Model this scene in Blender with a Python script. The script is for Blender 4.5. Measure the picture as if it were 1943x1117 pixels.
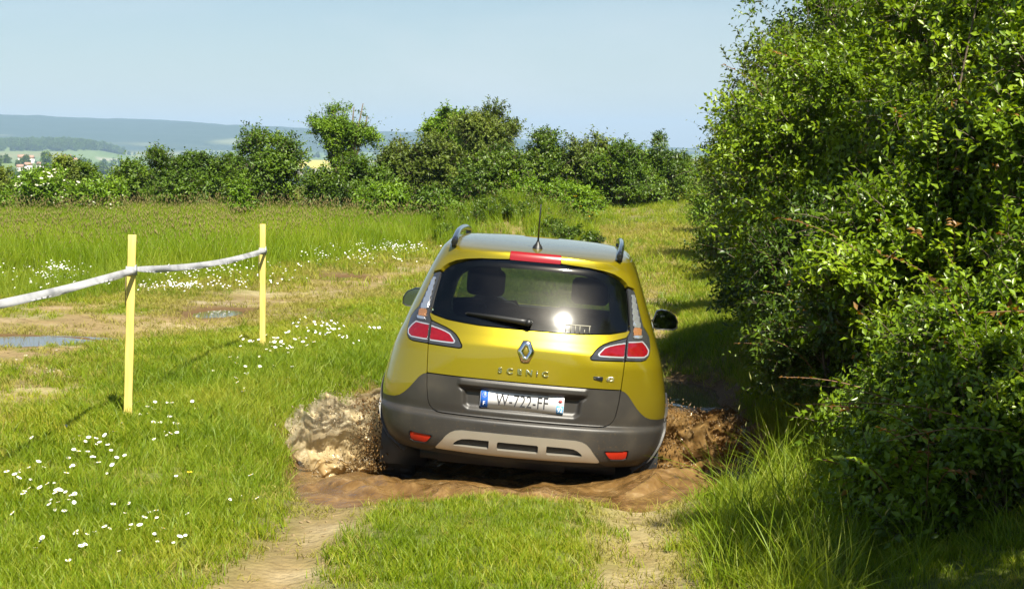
import bpy, math, random
import numpy as np
from math import radians, sin, cos, pi, atan, sqrt
from mathutils import Vector, Matrix

# ---------------------------------------------------------------- camera, sky, sun, exposure
scene = bpy.context.scene
for o in list(bpy.data.objects):
    bpy.data.objects.remove(o)
EYE = 2.245
FPX, CXP, CYP, HYP = 3690.0, 971.5, 558.5, 290.0     # focal length and horizon of the photograph, in its pixels
cam_d = bpy.data.cameras.new('camera')
cam = bpy.data.objects.new('camera', cam_d)
scene.collection.objects.link(cam)
cam_d.sensor_width = 36.0
cam_d.lens = 36.0 * FPX / 1943.0
cam_d.clip_start, cam_d.clip_end = 0.1, 40000.0
cam.location = (0, 0, EYE)
cam.rotation_euler = (pi / 2 - atan((CYP - HYP) / FPX), 0, 0)
scene.camera = cam

SUN_EL, SUN_AZ = radians(50.0), radians(21.0)        # azimuth: to the right of straight behind the camera
world = bpy.data.worlds.new('World')
scene.world = world
world.use_nodes = True
wn = world.node_tree.nodes
wl = world.node_tree.links
sky = wn.new('ShaderNodeTexSky')
sky.sky_type = 'NISHITA'
sky.sun_disc = False
sky.sun_elevation = SUN_EL
sky.sun_rotation = pi - SUN_AZ
sky.altitude = 120
sky.air_density = 1.0
sky.dust_density = 0.4
sky.ozone_density = 2.6
bg = wn['Background']
bg.inputs['Strength'].default_value = 0.038
# very faint high cloud, the same all over the sky
tcw = wn.new('ShaderNodeTexCoord'); nw = wn.new('ShaderNodeTexNoise'); nw.inputs['Scale'].default_value = 5.0; nw.inputs['Detail'].default_value = 5; nw.inputs['Distortion'].default_value = .4
mpw = wn.new('ShaderNodeMapping'); mpw.inputs['Scale'].default_value = (1, 1, 3.0)
wl.new(tcw.outputs['Generated'], mpw.inputs['Vector']); wl.new(mpw.outputs[0], nw.inputs['Vector'])
rw_ = wn.new('ShaderNodeValToRGB'); rw_.color_ramp.elements[0].position = .50; rw_.color_ramp.elements[0].color = (0, 0, 0, 1); rw_.color_ramp.elements[1].position = .80; rw_.color_ramp.elements[1].color = (.22, .22, .22, 1)
wl.new(nw.outputs['Fac'], rw_.inputs['Fac'])
mxw = wn.new('ShaderNodeMix'); mxw.data_type = 'RGBA'; mxw.inputs['B'].default_value = (11, 10.6, 10.6, 1)
wl.new(rw_.outputs['Color'], mxw.inputs['Factor']); wl.new(sky.outputs['Color'], mxw.inputs['A']); wl.new(mxw.outputs['Result'], bg.inputs['Color'])
sun_d = bpy.data.lights.new('sun', 'SUN')
sun = bpy.data.objects.new('sun', sun_d)
scene.collection.objects.link(sun)
sun_d.energy = 4.9
sun_d.angle = radians(0.53)
sun_d.color = (1.0, 0.94, 0.80)
sdir = Vector((sin(SUN_AZ) * cos(SUN_EL), -cos(SUN_AZ) * cos(SUN_EL), sin(SUN_EL)))   # towards the sun
sun.rotation_euler = sdir.to_track_quat('Z', 'Y').to_euler()
sun.location = (8, -20, 30)
scene.view_settings.view_transform = 'Standard'
scene.view_settings.look = 'None'
scene.view_settings.exposure = 1.36
scene.view_settings.gamma = 1.0
scene.cycles.max_bounces = 6
scene.cycles.transparent_max_bounces = 14
scene.cycles.volume_bounces = 0
scene.cycles.caustics_reflective = False
scene.cycles.caustics_refractive = False

# ---------------------------------------------------------------- helpers
C = scene.collection
rng = np.random.default_rng(7)

def put(name, me, mat=None, parent=None, smooth=True):
    if mat is not None:
        for m in (mat if isinstance(mat, (list, tuple)) else [mat]):
            me.materials.append(m)
    o = bpy.data.objects.new(name, me)
    C.objects.link(o)
    if parent is not None:
        o.parent = parent
    if smooth and len(me.polygons):
        me.polygons.foreach_set('use_smooth', np.ones(len(me.polygons), bool))
    return o

def mesh(name, v, faces, attrs=None, midx=None):
    """faces: list of tuples, or an (n,k) integer array, or a list of such arrays"""
    me = bpy.data.meshes.new(name)
    v = np.asarray(v, np.float32)
    if isinstance(faces, np.ndarray):
        faces = [faces]
    if len(faces) and isinstance(faces[0], np.ndarray):
        loops = np.concatenate([f.ravel() for f in faces]).astype(np.int32)
        tot = np.concatenate([np.full(len(f), f.shape[1]) for f in faces]).astype(np.int32)
    else:
        loops = np.array([i for f in faces for i in f], np.int32)
        tot = np.array([len(f) for f in faces], np.int32)
    start = np.concatenate([[0], np.cumsum(tot)[:-1]]).astype(np.int32) if len(tot) else np.zeros(0, np.int32)
    me.vertices.add(len(v)); me.vertices.foreach_set('co', v.ravel())
    me.loops.add(len(loops)); me.loops.foreach_set('vertex_index', loops)
    me.polygons.add(len(tot)); me.polygons.foreach_set('loop_start', start); me.polygons.foreach_set('loop_total', tot)
    if midx is not None:
        me.polygons.foreach_set('material_index', np.asarray(midx, np.int32))
    me.update(calc_edges=True)
    for k, a in (attrs or {}).items():
        a = np.asarray(a, np.float32)
        if a.ndim == 2:
            at = me.attributes.new(k, 'FLOAT_COLOR', 'POINT')
            at.data.foreach_set('color', np.concatenate([a, np.ones((len(a), 1), np.float32)], 1).ravel())
        else:
            at = me.attributes.new(k, 'FLOAT', 'POINT'); at.data.foreach_set('value', a)
    return me

class MB:
    """collects simple solids into one mesh"""
    def __init__(s): s.v, s.f, s.m = [], [], []
    def add(s, v, f, m=0):
        b = len(s.v); s.v += [tuple(p) for p in v]; s.f += [tuple(i + b for i in q) for q in f]; s.m += [m] * len(f); return s
    def box(s, a, b, m=0):
        (x0, y0, z0), (x1, y1, z1) = a, b
        v = [(x0,y0,z0),(x1,y0,z0),(x1,y1,z0),(x0,y1,z0),(x0,y0,z1),(x1,y0,z1),(x1,y1,z1),(x0,y1,z1)]
        return s.add(v, [(0,3,2,1),(4,5,6,7),(0,1,5,4),(1,2,6,5),(2,3,7,6),(3,0,4,7)], m)
    def tube(s, pts, rad, n=8, m=0, cap=True, sq=1.0):
        pts = [Vector(p) for p in pts]
        rad = rad if isinstance(rad, (list, tuple)) else [rad] * len(pts)
        rings = []
        for i, p in enumerate(pts):
            t = (pts[min(i + 1, len(pts) - 1)] - pts[max(i - 1, 0)]).normalized()
            up = Vector((0, 0, 1)) if abs(t.z) < .9 else Vector((1, 0, 0))
            a = t.cross(up).normalized(); b = a.cross(t)
            rings.append([p + (a * cos(2*pi*k/n) + b * sin(2*pi*k/n) * sq) * rad[i] for k in range(n)])
        v = [q for r in rings for q in r]; f = []
        for i in range(len(pts) - 1):
            for k in range(n):
                f.append((i*n+k, i*n+(k+1) % n, (i+1)*n+(k+1) % n, (i+1)*n+k))
        if cap:
            f.append(tuple(range(n))[::-1]); f.append(tuple((len(pts)-1)*n + k for k in range(n)))
        return s.add(v, f, m)
    def lathe(s, prof, n=32, m=0, axis='x'):
        v, f = [], []
        for (r, h) in prof:
            for k in range(n):
                a = 2*pi*k/n
                v.append((h, r*cos(a), r*sin(a)) if axis == 'x' else (r*cos(a), r*sin(a), h))
        for i in range(len(prof) - 1):
            for k in range(n):
                f.append((i*n+k, i*n+(k+1) % n, (i+1)*n+(k+1) % n, (i+1)*n+k))
        return s.add(v, f, m)
    def prism(s, poly, y0, y1, m=0):
        n = len(poly)
        v = [(x, y0, z) for x, z in poly] + [(x, y1, z) for x, z in poly]
        f = [tuple(range(n)), tuple(range(2*n-1, n-1, -1))] + [(i, i+n, (i+1) % n + n, (i+1) % n) for i in range(n)]
        return s.add(v, f, m)
    def build(s, name, mat, parent=None, smooth=False):
        return put(name, mesh(name, s.v, s.f, midx=s.m), mat, parent, smooth)

def empty(name, loc=(0, 0, 0), rot=(0, 0, 0)):
    o = bpy.data.objects.new(name, None); C.objects.link(o); o.location = loc; o.rotation_euler = rot
    o.empty_display_size = 0.2
    return o

def tag(o, label=None, cat=None, group=None, kind=None):
    if label: o['label'] = label
    if cat: o['category'] = cat
    if group: o['group'] = group
    if kind: o['kind'] = kind
    return o

def bevel(o, w, seg=2, angle=40):
    m = o.modifiers.new('bevel', 'BEVEL'); m.width = w; m.segments = seg; m.limit_method = 'ANGLE'; m.angle_limit = radians(angle)
    return o

def vnoise(p, seed=0):
    p = np.asarray(p, np.float64); i = np.floor(p).astype(np.int64); f = p - i; f = f*f*(3 - 2*f)
    def h(ix, iy, iz):
        n = (ix*374761393 + iy*668265263 + iz*2147483647 + seed*974711) & 0xffffffff
        n = ((n ^ (n >> 13)) * 1274126177) & 0xffffffff
        n = ((n ^ (n >> 16)) * 2246822519) & 0xffffffff
        return ((n ^ (n >> 15)) & 0xffff) / 32767.5 - 1.0
    x, y, z = i[..., 0], i[..., 1], i[..., 2]; r = 0
    for a in (0, 1):
        for b in (0, 1):
            for c in (0, 1):
                w = (f[..., 0] if a else 1-f[..., 0]) * (f[..., 1] if b else 1-f[..., 1]) * (f[..., 2] if c else 1-f[..., 2])
                r = r + w * h(x+a, y+b, z+c)
    return r

def fbm(p, octv=4, seed=0, gain=.5):
    r, a, p = 0, 1.0, np.asarray(p, float)
    for k in range(octv):
        r = r + a * vnoise(p, seed + k*17); a *= gain; p = p * 2.03 + 11.3
    return r

def n2(x, y, s, seed=0, octv=3):
    return fbm(np.stack([x*s, y*s, np.zeros_like(x) + .37], -1), octv, seed)

def sm(x, a, b):
    t = np.clip((np.asarray(x, float) - a) / (b - a), 0, 1); return t*t*(3 - 2*t)

def pchip(xs, ys):
    xs, ys = np.array(xs, float), np.array(ys, float); h = np.diff(xs); d = np.diff(ys) / h; m = np.zeros(len(xs))
    for i in range(1, len(xs) - 1):
        if d[i-1]*d[i] > 0:
            w1, w2 = 2*h[i] + h[i-1], h[i] + 2*h[i-1]; m[i] = (w1 + w2) / (w1/d[i-1] + w2/d[i])
    m[0], m[-1] = d[0], d[-1]
    def f(x):
        x = np.clip(np.asarray(x, float), xs[0], xs[-1]); i = np.clip(np.searchsorted(xs, x) - 1, 0, len(h) - 1); t = (x - xs[i]) / h[i]
        return (ys[i]*(1+2*t)*(1-t)**2 + h[i]*m[i]*t*(1-t)**2 + ys[i+1]*t*t*(3-2*t) + h[i]*m[i+1]*t*t*(t-1))
    return f

def seg_dist(x, y, line):
    d = np.full(np.shape(x), 1e9)
    for (ax, ay), (bx, by) in zip(line[:-1], line[1:]):
        vx, vy = bx-ax, by-ay; t = np.clip(((x-ax)*vx + (y-ay)*vy) / (vx*vx + vy*vy), 0, 1)
        d = np.minimum(d, np.hypot(x-ax-t*vx, y-ay-t*vy))
    return d

def at(px, depth):           # lateral position of a photograph column at a distance
    return (px - CXP) / FPX * depth
def zat(py, depth):          # height of a photograph row at a distance
    return EYE - (py - HYP) / FPX * depth

# ---------------------------------------------------------------- materials
def mat(name):
    m = bpy.data.materials.new(name); m.use_nodes = True
    return m, m.node_tree.nodes, m.node_tree.links, m.node_tree.nodes['Principled BSDF']

def simple(name, col, rough=.5, metal=0, spec=.5, coat=0, noise=0, nscale=30, bump=0, bscale=60, emit=None, coord='Object'):
    m, N, L, b = mat(name)
    b.inputs['Base Color'].default_value = (*col, 1); b.inputs['Roughness'].default_value = rough
    b.inputs['Metallic'].default_value = metal; b.inputs['Specular IOR Level'].default_value = spec
    b.inputs['Coat Weight'].default_value = coat; b.inputs['Coat Roughness'].default_value = .04
    tc = N.new('ShaderNodeTexCoord')
    if noise:
        t = N.new('ShaderNodeTexNoise'); t.inputs['Scale'].default_value = nscale; t.inputs['Detail'].default_value = 4
        L.new(tc.outputs[coord], t.inputs['Vector'])
        mx = N.new('ShaderNodeMix'); mx.data_type = 'RGBA'
        mx.inputs['A'].default_value = (*[c*(1-noise) for c in col], 1); mx.inputs['B'].default_value = (*[min(1, c*(1+noise)) for c in col], 1)
        L.new(t.outputs['Fac'], mx.inputs['Factor']); L.new(mx.outputs['Result'], b.inputs['Base Color'])
    if bump:
        t2 = N.new('ShaderNodeTexNoise'); t2.inputs['Scale'].default_value = bscale; t2.inputs['Detail'].default_value = 5
        L.new(tc.outputs[coord], t2.inputs['Vector'])
        bp = N.new('ShaderNodeBump'); bp.inputs['Strength'].default_value = bump; bp.inputs['Distance'].default_value = .01
        L.new(t2.outputs['Fac'], bp.inputs['Height']); L.new(bp.outputs['Normal'], b.inputs['Normal'])
    return m

def ramp(N, L, src, stops):
    r = N.new('ShaderNodeValToRGB'); e = r.color_ramp.elements
    while len(e) < len(stops): e.new(.5)
    for k, (p, c) in enumerate(stops):
        e[k].position = p; e[k].color = (*c, 1) if len(c) == 3 else c
    L.new(src, r.inputs['Fac']); return r

def leafmat(name, cols, trans=.38, rough=.45, spec=.35, patch=None, pscale=.6):
    """cols: dark, mid, light; chosen by the per-leaf 'tint' value and a broad noise in the place itself"""
    m, N, L, b = mat(name)
    a = N.new('ShaderNodeAttribute'); a.attribute_name = 'tint'
    g = N.new('ShaderNodeNewGeometry')
    t = N.new('ShaderNodeTexNoise'); t.inputs['Scale'].default_value = pscale; t.inputs['Detail'].default_value = 3
    L.new(g.outputs['Position'], t.inputs['Vector'])
    k = N.new('ShaderNodeMath'); k.operation = 'MULTIPLY_ADD'; k.inputs[1].default_value = 1.5; k.inputs[2].default_value = -.75
    L.new(t.outputs['Fac'], k.inputs[0])
    s = N.new('ShaderNodeMath'); s.operation = 'ADD'; s.use_clamp = True
    L.new(a.outputs['Fac'], s.inputs[0]); L.new(k.outputs[0], s.inputs[1])
    st = [(i / (len(cols) - 1), c) for i, c in enumerate(cols)]
    r = ramp(N, L, s.outputs[0], st)
    L.new(r.outputs['Color'], b.inputs['Base Color'])
    b.inputs['Roughness'].default_value = rough; b.inputs['Specular IOR Level'].default_value = spec
    tr = N.new('ShaderNodeBsdfTranslucent')
    hs = N.new('ShaderNodeHueSaturation'); hs.inputs['Hue'].default_value = .488; hs.inputs['Saturation'].default_value = 1.1; hs.inputs['Value'].default_value = 1.35
    L.new(r.outputs['Color'], hs.inputs['Color']); L.new(hs.outputs['Color'], tr.inputs['Color'])
    mx = N.new('ShaderNodeMixShader'); mx.inputs['Fac'].default_value = trans
    L.new(b.outputs[0], mx.inputs[1]); L.new(tr.outputs[0], mx.inputs[2])
    L.new(mx.outputs[0], N['Material Output'].inputs['Surface'])
    return m

M = {}
M['bark'] = simple('bark', (.10, .075, .05), .9, noise=.5, nscale=25, bump=.6, bscale=40)
M['leaf_hedge'] = leafmat('leaf_hedge', [(.050, .095, .004), (.145, .235, .007), (.27, .37, .02)], .36, .34, .5, pscale=1.2)
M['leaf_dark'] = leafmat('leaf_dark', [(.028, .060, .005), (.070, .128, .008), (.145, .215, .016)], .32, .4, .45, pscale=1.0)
M['leaf_mid'] = leafmat('leaf_mid', [(.042, .085, .006), (.092, .165, .010), (.175, .265, .022)], .35, .45, .4, pscale=.8)
M['leaf_light'] = leafmat('leaf_light', [(.065, .13, .006), (.135, .24, .010), (.22, .34, .022)], .38, .45, .4, pscale=.8)
M['leaf_olive'] = leafmat('leaf_olive', [(.050, .080, .008), (.110, .155, .016), (.195, .24, .03)], .32, .5, .35, pscale=.8)
M['leaf_red'] = leafmat('leaf_red', [(.13, .06, .015), (.20, .10, .02), (.28, .16, .03)], .35, .4, .4)
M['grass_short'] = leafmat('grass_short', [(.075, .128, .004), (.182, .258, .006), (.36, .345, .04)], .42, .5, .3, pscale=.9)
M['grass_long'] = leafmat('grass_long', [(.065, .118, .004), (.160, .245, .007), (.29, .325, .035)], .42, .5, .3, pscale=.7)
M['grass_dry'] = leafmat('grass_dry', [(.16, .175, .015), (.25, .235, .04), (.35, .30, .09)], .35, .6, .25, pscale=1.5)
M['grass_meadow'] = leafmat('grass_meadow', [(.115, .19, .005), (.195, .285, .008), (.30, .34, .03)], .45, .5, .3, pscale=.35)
M['seed'] = leafmat('seed', [(.19, .16, .06), (.27, .22, .09), (.34, .28, .12)], .4, .7, .2, pscale=.5)
M['seed_pale'] = leafmat('seed_pale', [(.16, .18, .05), (.24, .25, .08), (.32, .30, .13)], .35, .7, .2, pscale=.5)
M['petal'] = simple('petal', (.80, .80, .76), .6)
M['pollen'] = simple('pollen', (.70, .45, .02), .7)
M['yellow_petal'] = simple('yellow_petal', (.80, .52, .02), .6)

# ---------------------------------------------------------------- ground: one sheet from the camera's feet to the far hills
TRACK = [(-.25, -20), (-.30, 4), (-.25, 8.5), (-.05, 11.5), (.2, 18), (1.35, 24), (2.3, 32), (3.1, 42), (4.2, 60), (6, 85)]
SIDE_TRACK = [(-14, 14.0), (-8, 17.2), (-5.2, 19.8), (-3.7, 22.6), (-2.7, 27.5), (-1.8, 32), (.2, 37.5), (2.6, 44)]
WATER_Z = 0.175
PUDDLE_LEVEL = 0.30
PUDDLE = [(-1.35, 12.4), (-1.32, 11.6), (-1.02, 10.9), (-.6, 10.72), (-.3, 10.95), (-.05, 11.0), (.25, 10.85), (.7, 10.75), (1.15, 11.0), (1.3, 11.5), (1.5, 12.2), (1.75, 13.6), (1.75, 15.4), (1.85, 17.0),
          (1.5, 17.9), (.9, 18.2), (.2, 17.9), (-.6, 17.2), (-1.2, 16.0), (-1.45, 14.6), (-1.5, 13.2)]
SMALL_PUDDLES = [(-5.5, 20.05, 1.2, .66, 'long grey puddle on the side track at the left edge'),
                 (-3.57, 23.5, .30, .62, 'small puddle on the side track between the two yellow posts'),
                 (-2.7, 30.2, .36, .55, 'distant thin puddle beyond the second yellow post')]

def poly_sdf(x, y, poly):
    x, y = np.asarray(x, float), np.asarray(y, float)
    d = np.full(x.shape, 1e18); s = np.ones(x.shape); n = len(poly)
    for i in range(n):
        (ax, ay), (bx, by) = poly[i], poly[i-1]
        ex, ey = bx-ax, by-ay; wx, wy = x-ax, y-ay
        t = np.clip((wx*ex + wy*ey) / max(ex*ex + ey*ey, 1e-12), 0, 1)
        d = np.minimum(d, (wx-ex*t)**2 + (wy-ey*t)**2)
        c1, c2, c3 = y >= ay, y < by, ex*wy > ey*wx
        flip = (c1 & c2 & c3) | (~c1 & ~c2 & ~c3)
        s = np.where(flip, -s, s)
    return s * np.sqrt(d)

def small_puddle_d(x, y):
    d = np.full(np.shape(x), 9.0)
    for cx, cy, a, b, _ in SMALL_PUDDLES:
        r = np.hypot((x-cx)/a, (y-cy)/b); d = np.minimum(d, (r-1)*min(a, b))
    return d

def height(x, y):
    x, y = np.asarray(x, float), np.asarray(y, float)
    r = np.hypot(x, y)
    h = np.full(x.shape, .385)
    near = 1 - sm(r, 60, 110)
    h += near * (.05*n2(x, y, .35, 3) + .02*n2(x, y, 1.7, 5))
    dt = seg_dist(x, y, TRACK)
    h -= .05 * np.exp(-((dt - .80)/.26)**2) * (1 - sm(y, 40, 60))
    ds = seg_dist(x, y, SIDE_TRACK)
    h -= .07 * np.exp(-(ds/1.3)**2)
    h += .22*sm(x, 1.2, 2.6)*sm(y, 4, 8)*(1 - sm(y, 18, 24))                      # bank under the hedge
    pd = poly_sdf(x, y, PUDDLE) + .10*n2(x, y, 1.6, 9)
    t = sm(-pd, -.55, .55)
    h = h*(1-t) + t*(-.12)
    for cx, cy, a, b_, _ in SMALL_PUDDLES:
        d_ = (np.hypot((x-cx)/a, (y-cy)/b_) - 1)*min(a, b_) + .04*n2(x, y, 3, 4)
        t = sm(-d_, -.30, .10); h = h*(1-t) + PUDDLE_LEVEL*t - .035*sm(-d_, -.02, .12)
    h += .55 * sm(y, 36, 62) * sm(x, -3, 4)                                       # the track climbs to the right
    h += .62 * np.exp(-(((x-.05)/1.5)**2 + ((y-41)/2.0)**2))                      # weedy mound
    # beyond the brow the land falls to a wide valley, then low hills
    h -= 30 * sm(r, 62, 900) * sm(r, 40, 200)
    h += 26 * sm(r, 900, 4400)
    u = np.where(y > 1, x/np.maximum(y, 1), 0)
    h += 20*np.exp(-((r-3750)/420)**2) * sm(-u, .19, .225)
    h += 22.5*np.exp(-((r-1450)/380)**2) * sm(-u, .185, .228)
    px = CXP + FPX*np.clip(u, -1.2, 1.2)
    top = np.interp(px, [-2500, -400, 0, 120, 190, 300, 400, 480, 600, 760, 1000, 1300, 1700, 4000], [215, 222, 224, 230, 231, 233.5, 236, 238, 243, 250, 268, 282, 276, 270])
    H = (HYP - top)*6600/FPX + 4
    back = sm(y, -500, 800)
    h += (H*back + 60*(1-back)) * sm(r, 4500, 6600) * (1 + .13*n2(x, y, .0014, 21) * sm(r, 4400, 5500))
    h += 5 * n2(x, y, .012, 31, 4) * sm(r, 4800, 5600)
    return h

rad = np.concatenate([np.linspace(.4, 6, 12, endpoint=False), np.arange(6, 30, .11), np.arange(30, 75, .4),
                      np.geomspace(75, 4000, 90, endpoint=False), np.linspace(4000, 7000, 70, endpoint=False), np.geomspace(7000, 11000, 8)])
ang = np.concatenate([np.linspace(-180, -24, 45, endpoint=False), np.linspace(-24, 24, 250, endpoint=False), np.linspace(24, 180, 45)])
A, Rr = np.meshgrid(np.radians(ang), rad)
GX, GY = Rr*np.sin(A), Rr*np.cos(A)
GZ = height(GX, GY)

def dirt_at(x, y):
    dt = seg_dist(x, y, TRACK); ds = seg_dist(x, y, SIDE_TRACK)
    nz = n2(x, y, 1.3, 41, 4); nb = n2(x, y, .45, 43, 3)
    rut = np.exp(-((dt-.82)/.30)**2) * (1 - .55*sm(y, 19, 26))*(1 - sm(y, 52, 64))
    mud = np.exp(-(ds/1.2)**2.0) * .55 + .36*np.exp(-(ds/2.8)**4)
    mid = np.exp(-(dt/1.5)**4) * sm(y, 17.5, 20) * .62 * (1 - .5*sm(y, 34, 50))
    worn = .60*sm(-(x + 2.55 + .02*(y-13) + .35*nz), 0, 1.1)*sm(y, 9.5, 13)*(1 - sm(y, 24, 26.5)) + .30*sm(nz, .15, .7)*sm(-(x + 2.9), 0, .6)*sm(y, 12, 15)*(1 - sm(y, 24, 26))
    mud = np.maximum(mud, worn)
    d = np.maximum(np.maximum(rut, mud), mid) + .30*nz*np.maximum(np.maximum(rut, mud), .1) + .18*nb
    pd = poly_sdf(x, y, PUDDLE)
    d = np.maximum(d, 1 - sm(pd, -.02, .16))
    return np.clip(d, 0, 1)

def ground_colour():
    x, y, r = GX, GY, Rr
    c = np.zeros(x.shape + (3,))
    turf = np.array([.10, .125, .018]); soil = np.array([.25, .185, .085]); wet = np.array([.12, .07, .028]); pale = np.array([.37, .30, .18])
    nz = n2(x, y, .8, 51, 3)[..., None]
    c[:] = turf * (1 + .25*nz)
    near = r < 70
    d = np.zeros(x.shape); d[near] = dirt_at(x[near], y[near])
    d = d[..., None]
    s = soil * (1 + .25*nz) + (pale - soil)*np.clip(n2(x, y, 2.2, 53)[..., None]*1.1, 0, 1)
    c = c*(1-d) + s*d
    pd = np.full(x.shape, 9.0); pd[near] = np.minimum(poly_sdf(x[near], y[near], PUDDLE), small_puddle_d(x[near], y[near])*.9)
    w = (1 - sm(pd, .0, .45))[..., None]
    c = c*(1-w) + wet*w
    # far land: fields, woods
    far = sm(r, 70, 300)[..., None]
    fx, fy = x/260 + .3*n2(x, y, .002, 61), y/420 + .3*n2(x, y, .0016, 63)
    cell = vnoise(np.stack([np.floor(fx)*3.7, np.floor(fy)*5.1, np.zeros_like(x)], -1), 71)[..., None]
    field = np.where(cell > .35, np.array([.20, .21, .08]), np.where(cell > -.1, np.array([.11, .17, .05]), np.array([.14, .20, .065])))
    c = c*(1-far) + field*far
    px = CXP + FPX*np.where(y > 1, x/np.maximum(y, 1), 9)
    rape = ((px > 572) & (px < 640) & (r > 2500) & (r < 3350))
    c[rape] = (.50, .42, .05)
    stubble = ((px > 560) & (px < 660) & (r > 2150) & (r < 2480)) | ((px > 185) & (px < 245) & (r > 3080) & (r < 3300))
    c[stubble] = (.32, .30, .23)
    hill = sm(r, 4700, 5000)[..., None]
    woods = sm(n2(x, y, .0021, 81, 4) + sm(r, 5200, 6200)*1.2 + .10, -.25, .1)[..., None]
    hc = np.array([.17, .19, .09])*(1-woods) + np.array([.03, .055, .022])*woods
    c = c*(1-hill) + hc*hill
    return c

def grid_faces(nr, nc, closed=False):
    i, j = np.meshgrid(np.arange(nr-1), np.arange(nc if closed else nc-1), indexing='ij')
    j2 = (j+1) % nc
    return np.stack([i*nc+j, i*nc+j2, (i+1)*nc+j2, (i+1)*nc+j], -1).reshape(-1, 4)

gcol = ground_colour()
m, N, L, b = mat('ground')
at1 = N.new('ShaderNodeAttribute'); at1.attribute_name = 'col'
g = N.new('ShaderNodeNewGeometry')
t1 = N.new('ShaderNodeTexNoise'); t1.inputs['Scale'].default_value = 9; t1.inputs['Detail'].default_value = 6; t1.inputs['Roughness'].default_value = .7
L.new(g.outputs['Position'], t1.inputs['Vector'])
r1 = ramp(N, L, t1.outputs['Fac'], [(.25, (.62, .58, .52)), (.55, (1, 1, 1)), (.8, (1.3, 1.25, 1.15))])
mx = N.new('ShaderNodeMix'); mx.data_type = 'RGBA'; mx.blend_type = 'MULTIPLY'; mx.inputs['Factor'].default_value = 1
L.new(at1.outputs['Color'], mx.inputs['A']); L.new(r1.outputs['Color'], mx.inputs['B']); L.new(mx.outputs['Result'], b.inputs['Base Color'])
b.inputs['Roughness'].default_value = .9; b.inputs['Specular IOR Level'].default_value = .2
bp = N.new('ShaderNodeBump'); bp.inputs['Strength'].default_value = .8; bp.inputs['Distance'].default_value = .03
t2 = N.new('ShaderNodeTexNoise'); t2.inputs['Scale'].default_value = 26; t2.inputs['Detail'].default_value = 6
L.new(g.outputs['Position'], t2.inputs['Vector']); L.new(t2.outputs['Fac'], bp.inputs['Height']); L.new(bp.outputs['Normal'], b.inputs['Normal'])
M['ground'] = m
gv = np.stack([GX, GY, GZ], -1).reshape(-1, 3)
ground = put('ground', mesh('ground', gv, grid_faces(len(rad), len(ang))[:, ::-1].copy(), {'col': gcol.reshape(-1, 3)}), M['ground'])
tag(ground, 'grassy ground with dirt tracks falling away to a valley and low wooded hills', kind='structure')

# ---------------------------------------------------------------- the muddy puddle the car drives through
CAR_X, CAR_Y, CAR_ROLL, CAR_YAW = -.005, 11.9, radians(5.0), radians(-2.5)
def mud_water(name, foam=.5, clear=0.0):
    m, N, L, b = mat(name)
    g = N.new('ShaderNodeNewGeometry')
    t = N.new('ShaderNodeTexNoise'); t.inputs['Scale'].default_value = 4.5; t.inputs['Detail'].default_value = 7; t.inputs['Roughness'].default_value = .65; t.inputs['Distortion'].default_value = 1.2
    L.new(g.outputs['Position'], t.inputs['Vector'])
    r = ramp(N, L, t.outputs['Fac'], [(.28, (.06, .030, .009)), (.5, (.125, .070, .023)), (.62, (.19, .115, .044)), (.80 - .10*foam, (.36, .27, .16))])
    L.new(r.outputs['Color'], b.inputs['Base Color'])
    b.inputs['Roughness'].default_value = .04; b.inputs['IOR'].default_value = 1.33; b.inputs['Specular IOR Level'].default_value = 1.0
    t2 = N.new('ShaderNodeTexNoise'); t2.inputs['Scale'].default_value = 24; t2.inputs['Detail'].default_value = 7; t2.inputs['Distortion'].default_value = .6
    L.new(g.outputs['Position'], t2.inputs['Vector'])
    bp = N.new('ShaderNodeBump'); bp.inputs['Strength'].default_value = .5; bp.inputs['Distance'].default_value = .03
    L.new(t2.outputs['Fac'], bp.inputs['Height']); L.new(bp.outputs['Normal'], b.inputs['Normal'])
    return m
M['mud_water'] = mud_water('mud_water', .3)
M['mud_splash'] = mud_water('mud_splash', .9)
wx = np.arange(-1.9, 2.15, .022); wy = np.concatenate([np.arange(10.3, 13.2, .022), np.arange(13.2, 18.7, .05)])
WX, WY = np.meshgrid(wx, wy)
def wave(x, y):
    cx = CAR_X - (y - CAR_Y)*math.tan(CAR_YAW)
    dx = np.maximum(np.abs(x-cx) - .85, 0); dy = np.maximum(CAR_Y + .2 - y, 0)
    d = np.hypot(dx, dy)
    a = .008 + .042*np.exp(-(d/.5)**2)
    a *= 1 - .93*sm(y, 15.0, 16.2)
    q = np.stack([x*3.2, y*4.2, np.zeros_like(x)], -1)
    q = q + .5*np.stack([vnoise(q*.9, 5), vnoise(q*.9, 6), 0*x], -1)
    n = .6*fbm(q*.9, 4, 95, .5) + .5*(1 - np.abs(fbm(q, 4, 91, .45))*1.5)
    h = a*n
    # wake heaps behind the wheels
    for (hx, hy, sx, sy, hh) in ((-.36, 11.62, .28, .18, .085), (.26, 11.58, .33, .18, .07), (-.80, 11.85, .25, .32, .08), (.86, 11.8, .24, .35, .11), (1.2, 12.0, .25, .4, .06), (-1.1, 11.9, .25, .35, .03)):
        h = h + hh*np.exp(-((x-hx)/sx)**2 - ((y-hy)/sy)**2)*(1 + .35*fbm(q*2.3, 3, 13))
    return h
WZ = WATER_Z - .02 + wave(WX, WY)
pf = grid_faces(len(wy), len(wx)); pmi = (WY.ravel()[pf].mean(1) > 15.9).astype(int)         # still water beyond the car
puddle = put('puddle', mesh('puddle', np.stack([WX, WY, WZ], -1).reshape(-1, 3), pf, midx=pmi), M['mud_water'])
tag(puddle, 'muddy brown flooded ruts churned up behind the car', kind='structure')
m, N, L, b = mat('still_water')
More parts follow.
